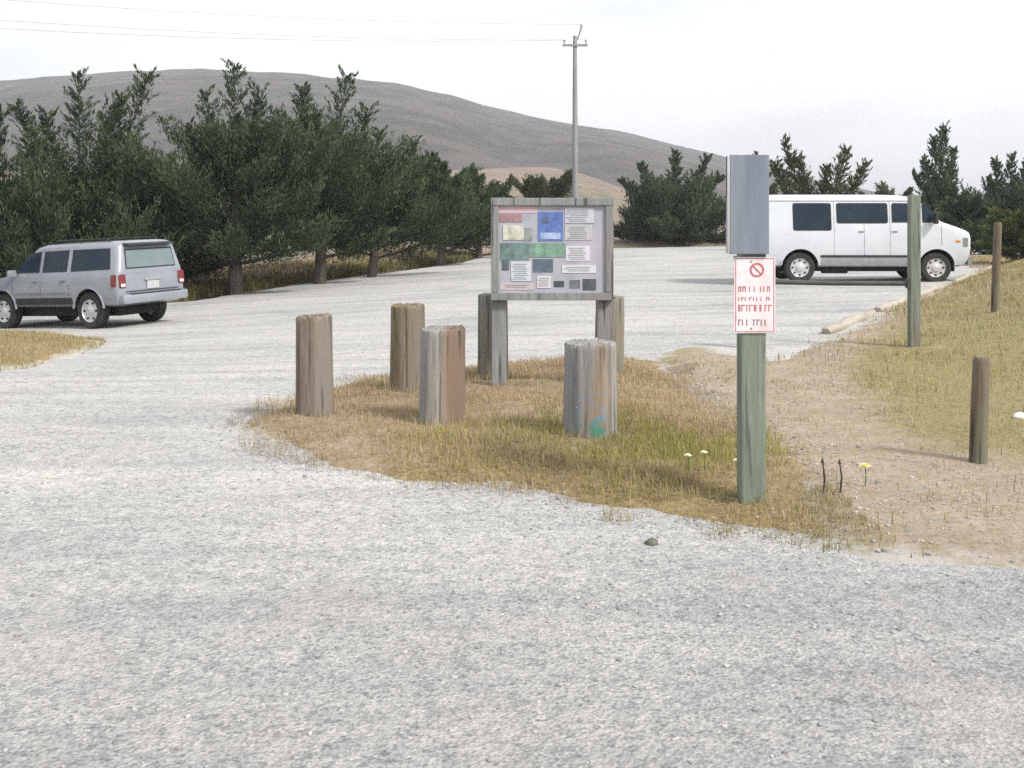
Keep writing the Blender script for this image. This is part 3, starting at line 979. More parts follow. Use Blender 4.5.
    for z in (.85, .90, .95, 1.0, 1.05): m.prism(subdiv_poly(rrect(-.48, z - .008, .48, z + .008, .003, 1)), lambda a, b, o: ff(a, b, o + .021), .008)
    m.build('grille_bars', M_chrome, t_)
    for sg in (-1, 1):
        y0 = sg * .66
        hl = patch('headlight', rrect(y0 - .14, .84, y0 + .14, 1.07, .03), ff, .02, M_chrome, t_)
        patch('lens', rrect(y0 - .12, .86, y0 + .12, 1.05, .03), lambda a, b, o: ff(a, b, o + .021), .012, M_lens, hl)
        patch('tail_light', rrect(sg * .90 - .07, .85, sg * .90 + .06, 1.25, .02), c.rear(), .02, M_red, t_)
        window(rrect(sg * .43 - .33, 1.30, sg * .43 + .33, 1.85, .06), c.rear(), t_, M_trim)
    m = MB(); pts = [(2.44 - .10 * (abs(y) / .95) ** 2.5, y, .52) for y in np.linspace(-.95, .95, 15)]
    vs = []; fs = []
    for i, p in enumerate(pts):
        for dx, dz in ((-.02, -.09), (.06, -.085), (.085, -.03), (.085, .04), (.06, .085), (-.02, .09)): vs.append((p[0] + dx, p[1], p[2] + dz))
    for i in range(len(pts) - 1):
        for k in range(6): fs.append((i * 6 + k, i * 6 + (k + 1) % 6, i * 6 + 6 + (k + 1) % 6, i * 6 + 6 + k))
    fs += [tuple(range(6)), tuple((len(pts) - 1) * 6 + k for k in range(6))]
    m.add(vs, fs); m.build('front_bumper', M_grey, t_, 30)
    m = MB(); m.box((-2.74, 0, .50), (.13, 1.90, .17), bev=.03); m.build('rear_bumper', M_chrome, t_, 30)
    m = MB(); m.box((2.531, 0, .52), (.01, .30, .15), bev=.003); m.build('number_plate', M_plate, t_)
    m = MB(); m.tube([(1.84, -.55, 1.47), (1.73, .05, 1.58)], .008); m.tube([(1.86, .1, 1.47), (1.70, .62, 1.58)], .008); m.build('wiper', M_trim, t_)
    return t_


vy = 26.3
vx = (801 - CX) / F * (vy - .93) + 1.59
vz = float(SURF(vx, vy))
print('van z', vz)
make_van((vx, vy, vz), R(-1.0))


# ---- silver SUV, seen from its rear left corner
def make_suv(loc, rz):
    t_ = tag(empty('suv', loc, rz), 'silver four-door SUV parked under the dark cypresses with its tailgate towards the gravel', 'SUV')
    lv = [(.44, 1.95, -2.10, .76, .22, .10, .05), (.48, 2.10, -2.19, .83, .22, .11, .07), (.58, 2.17, -2.22, .86, .20, .11, .08), (.72, 2.18, -2.22, .87, .18, .11, .08), (.92, 2.14, -2.21, .868, .18, .11, .08),
          (1.00, 2.06, -2.205, .862, .22, .11, .10), (1.04, 1.82, -2.20, .856, .26, .11, .12), (1.08, 1.38, -2.20, .85, .26, .11, .12), (1.11, 1.12, -2.20, .842, .26, .11, .12),
          (1.17, 1.04, -2.19, .825, .22, .11, .11), (1.38, .78, -2.155, .778, .20, .12, .10), (1.58, .54, -2.115, .735, .18, .12, .09), (1.65, .42, -2.09, .71, .18, .13, .08),
          (1.695, .22, -2.04, .665, .18, .15, .06), (1.72, -.1, -1.90, .55, .2, .2, .04), (1.727, -.5, -1.6, .35, .1, .1, .01)]
    c = Car(lv)
    xr, xf = -1.335, 1.335
    c.body('body', [M_silver, M_under], t_, [(xr, .37, .44), (xf, .37, .44)])
    for x in (xr, xf):
        for sg in (-1, 1): wheel(t_, x, sg * .735, .365, .365, .24, sg, .62, 6)
    m = MB(); m.box((0, 0, .34), (3.6, 1.0, .22), bev=.03); m.tube([(xr, -.6, .36), (xr, .6, .36)], .07); m.tube([(xf, -.6, .36), (xf, .6, .36)], .05); m.build('chassis', M_under, t_)
    m = MB(); m.tube([(-1.75, -.25, .34), (-1.75, .35, .34)], .10, 12); m.build('muffler', M_under, t_, 40)
    for sg in (-1, 1):
        fn = c.side(sg)
        window([(.14, 1.15), (.90, 1.15), (.85, 1.20), (.50, 1.55), (.14, 1.57)], fn, t_, M_trim)
        window([(-.70, 1.15), (.04, 1.15), (.04, 1.57), (-.70, 1.58)], fn, t_, M_trim)
        window([(-1.97, 1.17), (-.82, 1.15), (-.82, 1.58), (-1.90, 1.58)], fn, t_, M_trim)
        patch('lower_cladding', rrect(-.86, .49, .88, .63, .015, 2), fn, .012, M_trim, t_)  # black on this strip stands in for the shade below the doors
        patch('side_moulding', rrect(-.86, .70, .88, .745, .012, 2), fn, .014, M_grey, t_)
        seam([(.09, .57), (.09, 1.10)], fn, t_); seam([(-.76, .66), (-.76, 1.10)], fn, t_); seam([(.98, .57), (.98, 1.02)], fn, t_)
        for x in (-.62, .24):
            m = MB(); m.box((x, sg * (c.W(.97) + .018), .97), (.15, .03, .035), bev=.01); m.build('door_handle', M_grey, t_)
        m = MB(); m.box((.86, sg * (c.W(1.14) + .12), 1.15), (.09, .19, .14), bev=.03); m.build('wing_mirror', M_silver, t_, 50)
        m = MB(); y = sg * .60; m.tube([(-1.78, y, 1.69), (-1.68, y, 1.765), (-.2, y, 1.775), (-.05, y, 1.70)], .018); m.tube([(-.9, y, 1.69), (-.9, y, 1.77)], .016); m.build('roof_rail', M_trim, t_, 50)
        fr_ = c.rear()
        tl = patch('tail_light', rrect(sg * .755 - .075, .80, sg * .755 + .075, 1.06, .025), fr_, .02, M_red, t_)
        patch('lens', rrect(sg * .755 - .055, .82, sg * .755 + .055, .88, .02, 2), lambda a, b, o: fr_(a, b, o + .021), .005, M_lens, tl)
        patch('tail_light', rrect(-2.15, .82, -2.02, 1.06, .02, 2), lambda x, z, o, sg=sg: (x, sg * (c.W(z) - .03 + o), z), .04, M_red, t_)
        hy = sg * .62
        patch('headlight', rrect(hy - .16, .74, hy + .16, .90, .03), c.front(), .015, M_lens, t_)
        for x in (xr, xf):
            m = MB(); pts = [(x + .45 * math.cos(a), sg * (c.W(.55) + .006), .37 + .45 * math.sin(a)) for a in np.linspace(.1, math.pi - .1, 15)]
            m.tube(pts, .024, 6); m.build('arch_flare', M_silver, t_, 50)
    fn = c.rear()
    window([(-.64, 1.16), (.64, 1.16), (.60, 1.55), (-.60, 1.55)], fn, t_, M_trim, M_glass2, .025)
    m = MB(); m.box((-2.15, 0, 1.64), (.20, 1.20, .035), rot=Matrix.Rotation(R(-8), 3, 'Y'), bev=.012); m.build('spoiler', M_trim, t_, 40)
    m = MB(); m.box((-2.26, 0, .575), (.15, 1.66, .19), bev=.04); b = m.build('rear_bumper', M_silver, t_, 40)
    m = MB(); m.box((-2.30, 0, .672), (.085, 1.30, .02), bev=.006); m.build('step_pad', M_trim, b)
    m = MB(); m.box((-2.215, 0, .72), (.05, 1.35, .012), bev=.003); m.build('tailgate_seam', M_trim, t_)
    m = MB(); m.box((-2.225, 0, .93), (.03, .42, .05), bev=.01); m.build('tailgate_handle', M_chrome, t_)
    m = MB(); m.box((-2.232, 0, .82), (.012, .31, .155), bev=.004); m.build('number_plate', M_plate, t_)
    ff = c.front()
    wsp = [(-.72, 1.16), (.72, 1.16), (.64, 1.56), (-.64, 1.56)]
    fr = patch('windscreen', wsp, ff, .006, M_trim, t_); patch('pane', shrink(wsp, .03), lambda a, b, o: ff(a, b, o + .0062), .004, M_glass, fr)
    patch('grille', rrect(-.42, .74, .42, .88, .02, 2), ff, .015, M_trim, t_)
    m = MB(); m.box((2.15, 0, .57), (.16, 1.60, .20), bev=.05); m.build('front_bumper', M_silver, t_, 40)
    return t_


# rear left wheel stands where the sight line of its contact patch meets the gravel
rw = gs(94, 329)
az = math.atan2(rw.x, rw.y)
hd = math.radians(180 - 50) - az          # heading: to the left and away
ux, uy = math.cos(hd), math.sin(hd)
sx, sy = -uy, ux                           # the car's left
ox = rw.x + 1.335 * ux - .80 * sx
oy = rw.y + 1.335 * uy - .80 * sy
print('suv', rw, ox, oy, F / rw.y)
suv = make_suv((ox, oy, float(SURF(ox, oy)) + .0), hd)
zr = float(SURF(ox - 1.3 * ux, oy - 1.3 * uy)); zf = float(SURF(ox + 1.3 * ux, oy + 1.3 * uy))
zl = float(SURF(ox + .8 * sx, oy + .8 * sy)); zq = float(SURF(ox - .8 * sx, oy - .8 * sy))
suv.rotation_euler = (math.atan2(zl - zq, 1.6), -math.atan2(zf - zr, 2.6), hd)
suv.location.z = (zr + zf) / 2 - .005
suv.scale = (.92, .94, .94)

# ------------------------------------------------------------------ wooden stumps
def wood(name, c1, c2, c3, s3=3.0, lo3=.5, hi3=.62, green=False, side=None):
    m = pmat(name, c1, c2, 9, 8, .92, .3, .7, stretch=(1, 1, .13), bump=.9, bscale=22, c3=c3, s3=s3, lo3=lo3, hi3=hi3)
    n = m.node_tree.nodes; l = m.node_tree.links.new; b = n['Principled BSDF']
    t = n.new('ShaderNodeTexCoord')
    # long dark checks
    mp_ = n.new('ShaderNodeMapping'); mp_.inputs['Scale'].default_value = (1, 1, .05); l(t.outputs['Object'], mp_.inputs['Vector'])
    nz = n.new('ShaderNodeTexNoise'); nz.inputs['Scale'].default_value = 26; nz.inputs['Detail'].default_value = 4; l(mp_.outputs['Vector'], nz.inputs['Vector'])
    r = n.new('ShaderNodeMapRange'); r.inputs['From Min'].default_value = .33; r.inputs['From Max'].default_value = .42
    r.inputs['To Min'].default_value = .35; l(nz.outputs['Fac'], r.inputs['Value'])
    src = b.inputs['Base Color'].links[0].from_socket
    mu = n.new('ShaderNodeMix'); mu.data_type = 'RGBA'; mu.blend_type = 'MULTIPLY'; mu.inputs['Factor'].default_value = 1
    l(src, mu.inputs['A']); l(r.outputs['Result'], mu.inputs['B'])
    out = mu.outputs['Result']
    if side:    # darker, browner tint towards the local +X side
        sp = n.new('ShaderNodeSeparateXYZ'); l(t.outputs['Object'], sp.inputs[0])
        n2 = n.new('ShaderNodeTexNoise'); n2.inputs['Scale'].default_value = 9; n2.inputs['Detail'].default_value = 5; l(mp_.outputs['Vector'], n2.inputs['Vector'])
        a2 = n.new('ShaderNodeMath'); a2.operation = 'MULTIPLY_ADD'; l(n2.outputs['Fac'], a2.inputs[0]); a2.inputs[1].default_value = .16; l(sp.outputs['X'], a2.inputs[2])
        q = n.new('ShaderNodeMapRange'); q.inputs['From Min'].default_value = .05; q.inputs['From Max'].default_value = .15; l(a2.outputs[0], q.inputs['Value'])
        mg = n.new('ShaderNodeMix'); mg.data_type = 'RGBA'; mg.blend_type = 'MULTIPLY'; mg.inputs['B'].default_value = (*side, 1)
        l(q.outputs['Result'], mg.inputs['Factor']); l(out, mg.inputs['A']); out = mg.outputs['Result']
    if green:   # old blue and green paint daubed on the lower front
        sp = n.new('ShaderNodeSeparateXYZ'); l(t.outputs['Object'], sp.inputs[0])
        for col, z0, z1, th in (((.19, .23, .30), .42, .18, .52), ((.07, .21, .14), .19, .06, .47)):
            q = n.new('ShaderNodeMapRange'); q.inputs['From Min'].default_value = z0; q.inputs['From Max'].default_value = z1; l(sp.outputs['Z'], q.inputs['Value'])
            n2 = n.new('ShaderNodeTexNoise'); n2.inputs['Scale'].default_value = 13; n2.inputs['Detail'].default_value = 6; l(t.outputs['Object'], n2.inputs['Vector'])
            q2 = n.new('ShaderNodeMapRange'); q2.inputs['From Min'].default_value = th; q2.inputs['From Max'].default_value = th + .08; l(n2.outputs['Fac'], q2.inputs['Value'])
            xx = n.new('ShaderNodeMapRange'); xx.inputs['From Min'].default_value = .13; xx.inputs['From Max'].default_value = .07
            ab = n.new('ShaderNodeMath'); ab.operation = 'ABSOLUTE'; l(sp.outputs['X'], ab.inputs[0]); l(ab.outputs[0], xx.inputs['Value'])
            f1 = n.new('ShaderNodeMath'); f1.operation = 'MULTIPLY'; l(q.outputs['Result'], f1.inputs[0]); l(q2.outputs['Result'], f1.inputs[1])
            f2 = n.new('ShaderNodeMath'); f2.operation = 'MULTIPLY'; l(f1.outputs[0], f2.inputs[0]); l(xx.outputs['Result'], f2.inputs[1])
            mg = n.new('ShaderNodeMix'); mg.data_type = 'RGBA'; mg.inputs['B'].default_value = (*col, 1)
            l(f2.outputs[0], mg.inputs['Factor']); l(out, mg.inputs['A']); out = mg.outputs['Result']
    l(out, b.inputs['Base Color'])
    return m


W_brown = wood('stump_brown', (.145, .108, .082), (.23, .178, .14), (.19, .17, .145))
W_olive = wood('stump_olive', (.14, .11, .07), (.22, .185, .12), (.17, .15, .125))
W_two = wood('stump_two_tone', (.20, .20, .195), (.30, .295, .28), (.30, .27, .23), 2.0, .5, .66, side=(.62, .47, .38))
W_grey = wood('stump_grey', (.16, .16, .14), (.24, .24, .21), (.19, .17, .14), 2.4)
W_pale = wood('stump_pale', (.20, .20, .20), (.29, .29, .28), (.25, .19, .14), 2.2, .55, .66, green=True)
W_sign = wood('signpost_wood', (.13, .155, .12), (.22, .245, .20), (.18, .165, .13), 3.0)
W_stake = wood('stake_wood', (.11, .085, .06), (.18, .15, .11), (.14, .15, .11), 2.5)
W_log = pmat('kerb_log', (.30, .27, .23), (.42, .385, .33), 7, 8, .95, .35, .65, stretch=(.12, 1, 1), bump=.8, bscale=18, c3=(.20, .165, .12), s3=3)
W_frame = wood('frame_wood', (.17, .18, .18), (.26, .27, .27), (.21, .20, .20), 3)


def stump(cx, base, top, wpx, mat, label, seed, cut=0.0):
    p = gs(cx, base)
    k = p.y / F * math.cos(PITCH) ** -1
    r = wpx * p.y / F / 2
    h = at(cx, top, p.y).z - p.z
    rs = np.random.default_rng(seed)
    n = 84; lv = 14
    ck = [(rs.uniform(0, 6.28), rs.uniform(.03, .10), rs.uniform(.02, .045)) for _ in range(9)]
    vs, fs = [], []
    prof = [(-.12, 1.02), (0, 1.03)] + [(h * q, 1.02 - .05 * q) for q in np.linspace(.1, .93, lv - 6)] + [(h * .975, .975), (h * .995, .945), (h, .88), (h * 1.0, .5)]
    ph = rs.uniform(0, 6.28, 6)
    for z, s in prof:
        for i in range(n):
            a = 2 * math.pi * i / n
            rr = r * s * (1 + .035 * math.sin(2 * a + ph[0]) + .025 * math.sin(3 * a + ph[1]) + .016 * math.sin(7 * a + ph[2] + z) + .012 * math.sin(13 * a + ph[3]) + rs.normal(0, .005))
            for a0, dp, wd_ in ck:
                da = (a - a0 - .05 * z + math.pi) % (2 * math.pi) - math.pi
                rr -= r * dp * math.exp(-(da / wd_) ** 2)
            zz = z + (cut * r * math.cos(a + ph[4]) + rs.normal(0, .006) if z > h * .9 else 0)
            vs.append((rr * math.cos(a), rr * math.sin(a), zz))
    L_ = len(prof)
    for i in range(L_ - 1):
        for k_ in range(n):
            k2 = (k_ + 1) % n
            fs.append((i * n + k_, i * n + k2, (i + 1) * n + k2, (i + 1) * n + k_))
    fs.append(tuple((L_ - 1) * n + k_ for k_ in range(n)))
    m = MB(); m.add(vs, fs)
    o = m.build('wooden_stump', mat, None, 35, loc=(p.x, p.y, p.z))
    o.rotation_euler = (rs.normal(0, .012), rs.normal(0, .012), rs.uniform(0, .4))
    STUMPS.append((p.x, p.y))
    tag(o, label, 'wooden post', 'thick wooden stumps on the dirt island')
    return o


STUMPS = []
stump(315, 411, 316, 38, W_brown, 'dark brown thick stump standing alone at the left end of the dirt island', 201, .05)
stump(407, 388, 305, 34, W_olive, 'olive-brown stump just behind and left of the two-tone stump', 202, .03)
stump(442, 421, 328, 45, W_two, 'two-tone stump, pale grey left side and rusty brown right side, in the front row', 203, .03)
stump(493, 378, 294, 31, W_grey, 'grey stump under the left end of the information board, behind its leg', 204, .02)
stump(609, 372, 297, 30, W_grey, 'grey stump under the right end of the information board', 205, .02)
stump(590, 434, 342, 51, W_pale, 'fattest stump, pale grey with green and blue smears near its foot', 206, .02)

# ------------------------------------------------------------------ information board
M_panel = pmat('faded_panel', (.29, .31, .36), (.37, .38, .43), 4, rough=.4, c3=(.42, .39, .44), s3=2, coat=.3)
lg = gs(500, 386)
by = lg.y + .02
xl = at(499, 300, by).x; xr_ = at(605, 300, by).x
bz1 = at(550, 198, by).z; bz0 = at(550, 300, by).z
bx0 = at(491, 250, by).x; bx1 = at(613, 250, by).x
bxc = (bx0 + bx1) / 2
bzg = float(SURF(bxc, by))
board = tag(empty('information_board', (bxc, by, bzg)), 'grey framed information board with faded photos and map on two wooden legs', 'notice board')
W_, z0, z1 = bx1 - bx0, bz0 - bzg, bz1 - bzg
for x in (xl - bxc, xr_ - bxc):
    m = MB(); g = float(SURF(bxc + x, by)) - bzg
    m.box((x, .045, (g - .1 + z1 - .02) / 2), (.135, .075, z1 - .02 - g + .1), bev=.008); m.build('leg', W_frame, board)
m = MB(); m.box((0, -.012, (z0 + z1) / 2), (W_ - .08, .03, z1 - z0 - .08)); pn = m.build('panel', M_panel, board)
m = MB(); fw = .07
m.box((0, -.03, z1 - fw / 2), (W_, .06, fw), bev=.006); m.build('frame_rail', W_frame, board)
m = MB(); m.box((0, -.03, z0 + fw / 2), (W_, .06, fw), bev=.006); m.build('frame_rail', W_frame, board)
for s in (-1, 1):
    m = MB(); m.box((s * (W_ / 2 - fw / 2), -.0285, (z0 + z1) / 2), (fw, .054, z1 - z0 - 2 * fw - .004), bev=.006); m.build('frame_stile', W_frame, board)


def bp_(px, py):   # board pixel to board metres
    q = at(px, py, by - .03); return q.x - bxc, q.z - bzg


def cmat(name, c, v=.25, scale=14, stretch=(1, 1, 1), rough=.5):
    return pmat(name, tuple(min(1, k * (1 + v)) for k in c), tuple(k * (1 - v) for k in c), scale, 6, rough, .35, .65, stretch=stretch)


sheets = [('heading_strip', 498, 206, 537, 213, (.52, .38, .42)), ('photo', 498, 214, 522, 222, (.28, .17, .18)), ('photo', 503, 225, 524, 240, (.44, .45, .38)), ('photo', 524, 228, 532, 241, (.22, .25, .24)),
          ('blue_photo', 538, 212, 563, 241, (.10, .16, .40)), ('notice', 565, 208, 594, 223, (.46, .47, .54)), ('photo', 572, 213, 587, 220, (.07, .08, .11)), ('notice', 565, 225, 592, 240, (.43, .43, .46)),
          ('map', 530, 243, 565, 257, (.17, .29, .22)), ('photo', 500, 243, 529, 260, (.13, .20, .19)), ('photo', 533, 259, 553, 272, (.09, .13, .17)), ('notice', 511, 262, 531, 281, (.50, .54, .60)),
          ('notice', 566, 246, 590, 261, (.56, .56, .62)), ('notice', 562, 265, 596, 273, (.55, .57, .60)), ('notice', 537, 276, 551, 288, (.55, .55, .57)), ('small_photo', 554, 281, 564, 287, (.06, .07, .08)),
          ('small_photo', 570, 280, 580, 288, (.13, .15, .16)), ('small_photo', 583, 279, 596, 290, (.08, .09, .10)), ('notice', 500, 283, 534, 290, (.45, .40, .42)), ('photo', 502, 260, 509, 270, (.07, .10, .11))]
for i, (nm, a, b_, c_, d_, colr) in enumerate(sheets):
    x0, zz1 = bp_(a, b_); x1, zz0 = bp_(c_, d_)
    m = MB(); e = .003 + .0012 * (i % 3)
    m.box(((x0 + x1) / 2, -.027 - e / 2 - .0006, (zz0 + zz1) / 2), (x1 - x0, e, zz1 - zz0))
    mt = cmat('print_%d' % i, colr, .30 if 'photo' in nm or nm == 'map' else .06, 16)
    sh = m.build(nm, mt, board)
    if nm == 'notice' and zz1 - zz0 > .06:    # rows of illegible small print
        m = MB(); r_ = random.Random(i); z = zz1 - .02
        while z > zz0 + .015:
            m.box(((x0 + x1) / 2 - r_.uniform(0, .12) * (x1 - x0), -.027 - e - .0013, z), ((x1 - x0) * r_.uniform(.55, .78), .001, .006)); z -= .017
        m.build('small_print', M_grey, sh)
    if nm == 'blue_photo':
        m = MB(); m.box((x0 + (x1 - x0) * .3, -.027 - e - .0016, zz0 + (zz1 - zz0) * .72), ((x1 - x0) * .3, .0012, (zz1 - zz0) * .22)); m.build('dark_patch', cmat('print_dark', (.10, .12, .2)), sh)
        m = MB(); m.box((x0 + (x1 - x0) * .5, -.027 - e - .0016, zz0 + (zz1 - zz0) * .18), ((x1 - x0) * .8, .0012, (zz1 - zz0) * .22)); m.build('pale_patch', cmat('print_pale', (.34, .40, .60)), sh)

# ------------------------------------------------------------------ signpost on the right
M_bluep = pmat('weathered_blue_grey_board', (.14, .165, .215), (.215, .24, .285), 6, 8, .7, stretch=(1, 1, .12), c3=(.20, .23, .20), s3=4, bump=.5)
M_signw = pmat('sign_white', (.66, .60, .61), (.74, .68, .69), 6, rough=.45, c3=(.6, .52, .52), s3=9)
M_signr = pmat('sign_red', (.40, .10, .12), (.50, .17, .19), 20, rough=.5)
M_signd = pmat('sign_dark_red', (.20, .10, .11), (.27, .14, .15), 20, rough=.5)
sp_ = gs(754, 502)
sy_ = sp_.y


def sl(px, py, yy=None):
    q = at(px, py, yy or sy_); return q.x - sp_.x, q.z - sp_.z


spo = tag(empty('signpost', (sp_.x, sy_, sp_.z)), 'square greenish post carrying a tall blue-grey panel and a small white notice in red print', 'signpost')
ht = sl(754, 158)[1]
m = MB(); m.box((0, .07, (ht - .2) / 2), (.138, .138, ht + .2), bev=.012); m.build('post', W_sign, spo)
x0, zt = sl(729, 155); x1, zb = sl(768, 254)
m = MB(); m.box(((x0 + x1) / 2, -.016, (zt + zb) / 2), (x1 - x0, .028, zt - zb), bev=.004); up_ = m.build('upper_panel', M_bluep, spo)
m = MB(); m.box((x0 - .009, -.016, (zt + zb) / 2), (.016, .034, zt - zb - .01), bev=.003); m.build('edge_trim', M_chrome, up_)
x0, zt = sl(734, 257); x1, zb = sl(775, 333)
m = MB(); m.prism(rrect(x0, zb, x1, zt, .012), lambda a, b, o: (a, -.004 - o, b), .004); sg = m.build('notice_plate', M_signw, spo)
wd, hg = x1 - x0, zt - zb
ed = lambda a, b, o: (a, -.0085 - o, b)
# red border
m = MB()
for a, b, c_, d_ in ((x0 + .006, zb + .006, x1 - .006, zb + .010), (x0 + .006, zt - .010, x1 - .006, zt - .006), (x0 + .006, zb + .012, x0 + .010, zt - .012), (x1 - .010, zb + .012, x1 - .006, zt - .012)):
    m.prism([(a, b), (c_, b), (c_, d_), (a, d_)], ed, .0008)
m.build('border', M_signr, sg)
# red ring symbol at the top
m = MB(); cx_, cz_ = x0 + wd * .55, zt - hg * .17; r1, r2 = .040, .029
for i in range(28):
    a, b = 2 * math.pi * i / 28, 2 * math.pi * (i + 1) / 28
    m.prism([(cx_ + r1 * math.cos(a), cz_ + r1 * math.sin(a)), (cx_ + r1 * math.cos(b), cz_ + r1 * math.sin(b)), (cx_ + r2 * math.cos(b), cz_ + r2 * math.sin(b)), (cx_ + r2 * math.cos(a), cz_ + r2 * math.sin(a))], ed, .0008)
m.prism([(cx_ - .024, cz_ + .018), (cx_ - .018, cz_ + .024), (cx_ + .024, cz_ - .018), (cx_ + .018, cz_ - .024)], ed, .0008)
m.build('ring_symbol', M_signr, sg)
# three rows of print too blurred to read: broken strokes of letter size
r_ = random.Random(5)
for row, (zr_, hh, mt) in enumerate(((.42, .030, M_signr), (.55, .020, M_signr), (.67, .036, M_signr), (.86, .034, M_signd))):
    m = MB(); x = x0 + .022; zc = zt - hg * zr_
    while x < x1 - .035:
        w1 = r_.uniform(.010, .020)
        k = r_.choice((0, 1, 2))
        m.prism([(x, zc - hh / 2), (x + .005, zc - hh / 2), (x + .005, zc + hh / 2), (x, zc + hh / 2)], ed, .0008)
        if k: m.prism([(x + .0055, zc + hh / 2 - .006), (x + w1, zc + hh / 2 - .006), (x + w1, zc + hh / 2), (x + .0055, zc + hh / 2)], ed, .0008)
        if k == 2: m.prism([(x + w1 - .005, zc - hh / 2), (x + w1, zc - hh / 2), (x + w1, zc + hh / 2 - .0065), (x + w1 - .005, zc + hh / 2 - .0065)], ed, .0008)
        x += w1 + r_.choice((.006, .007, .018))
    m.build('print_row', mt, sg)
m = MB()
for zz in (.06, .94): m.lathe([(.001, -.0095), (.007, -.0095), (.008, -.006)], 10, 'Y', c=((x0 + x1) / 2 - .02, 0, zb + hg * zz))
m.build('bolt', M_chrome, sg)

# ------------------------------------------------------------------ pipe gate behind the signpost
M_pipe = pmat('gate_pipe', (.05, .055, .05), (.08, .08, .075), 5, rough=.6)
g1 = gs(914, 346)
gy = g1.y
gate = tag(empty('pipe_gate', (g1.x, gy, g1.z)), 'thin dark pipe rail gate on wooden posts stretched in front of the white van', 'gate')
gh = at(914, 195, gy).z - g1.z
m = MB(); m.box((0, 0, gh / 2 - .1), (.125, .125, gh + .2), bev=.012); m.build('post', W_sign, gate)
rz_ = at(914, 283.5, gy).z - g1.z
x2 = at(757, 283, gy + .3).x - g1.x
m = MB(); m.tube([(-.06, 0, rz_), (x2 / 2, .15, rz_ - .005), (x2 + .06, .3, rz_ + .005)], .030, 10); m.build('rail', M_pipe, gate, 50)
g2z = float(SURF(g1.x + x2, gy + .3)) - g1.z
m = MB(); m.box((x2, .3, (rz_ + .12 + g2z - .1) / 2), (.11, .11, rz_ + .22 - g2z), bev=.012); m.build('post', W_sign, gate)
m = MB(); m.box((-.075, 0, rz_), (.03, .10, .12), bev=.005); m.build('hinge', M_pipe, gate)

# ------------------------------------------------------------------ stakes on the bank
def stake(px, base, top, wpx, label, mat=W_stake):
    p = gs(px, base)
    h = at(px, top, p.y).z - p.z; w_ = wpx * p.y / F
    m = MB(); m.tube([(0, 0, -.1), (0, 0, h * .5), (.005, 0, h * .97), (.005, 0, h)], [w_ * .52, w_ * .5, w_ * .48, w_ * .38], 14)
    o = m.build('wooden_stake', mat, None, 40, loc=p)
    o.rotation_euler = (R(1), R(1.2), 0)
    return tag(o, label, 'wooden post')


stake(978, 462, 357, 17, 'short brown round post standing in the bare path at the right')
stake(995, 312, 222, 8, 'thin tall far post on the dry bank right of the van nose')

# ------------------------------------------------------------------ timber kerbs along the car park edge
kl = [((826, 334), (873, 314), 'log kerb nearest the signpost, directly left of the pipe gate post'),
      ((878, 312), (908, 300.5), 'log kerb lying behind the pipe gate post'), ((916, 298), (948, 286), 'log kerb beside the front wheel of the van'), ((955, 283), (992, 268), 'log kerb under the nose of the van, farthest away')]
for a, b, lb in kl:
    pa, pb = gs(*a), gs(*b)
    d = pb - pa; L_ = d.length
    m = MB(); rr = random.Random(a[0])
    qs = [0, .01, .25, .5, .75, .99, 1]
    pts = [Vector((L_ * q, rr.uniform(-.07, .07) * (1 - abs(2 * q - 1)), .02 + rr.uniform(-.02, .02))) for q in qs]
    m.tube(pts, [.058, .072, .076, .078, .073, .07, .058], 18)
    ko = m.build('kerb_log', W_log, None, 50, loc=pa)
    ko.rotation_euler = Vector((1, 0, 0)).rotation_difference(d).to_euler()
    tag(ko, lb, 'log', 'log kerbs along the gravel edge')

# ------------------------------------------------------------------ grass
def scatter(n, poly, seed, dens=None):
    rs = np.random.default_rng(seed)
    a = np.array(poly)
    x = rs.uniform(a[:, 0].min(), a[:, 0].max(), n * 4); y = rs.uniform(a[:, 1].min(), a[:, 1].max(), n * 4)
    s = sdf(poly, x, y) + wob(x, y, seed % 17, .35) > 0.02
    if dens is not None: s &= rs.uniform(0, 1, x.size) < dens(x, y)
    return x[s][:n], y[s][:n], rs


def blades(name, n, poly, seed, hmin, hmax, mat, wdt=.005, dens=None, lean=.6, hvar=None, zmin=.35):
    x, y, rs = scatter(n, poly, seed, dens)
    n = x.size
    z = SURF(x, y) - .01
    h = rs.uniform(hmin, hmax, n) * (.55 + .9 * fbm(x * 1.6, y * 1.6, seed + 3))
    if hvar is not None: h = h * hvar(x, y)
    a = rs.uniform(0, 6.283, n); le = np.abs(rs.normal(0, lean, n))
    dx, dy = np.cos(a), np.sin(a)
    w_ = rs.uniform(.6, 1.3, n) * wdt * np.maximum(1, y / 9)
    px, py = -dy * w_ / 2, dx * w_ / 2
    P = np.stack([x, y, z], -1)
    mid = P + np.stack([dx * le * h * .25, dy * le * h * .25, h * np.where(le > 1.5, .16, .6)], -1)
    tip = P + np.stack([dx * le * h * .8, dy * le * h * .8, h * np.maximum(zmin, 1 - .35 * le)], -1)
    o = np.stack([px, py, np.zeros(n)], -1)
    V = np.concatenate([np.stack([P - o, P + o, mid + o * .75, mid - o * .75], 1), np.stack([mid - o * .75, mid + o * .75, tip + o * .12, tip - o * .12], 1)], 0)
    tint = np.clip(rs.uniform(0, 1, n) * .6 + .6 * (fbm(x * 2, y * 2, seed + 9) - .2), 0, 1)
    me = fast_mesh(name, V, 4, mat, np.concatenate([tint, tint]))
    ob = bpy.data.objects.new(name, me); COL.objects.link(ob)
    return tag(ob, kind='stuff')


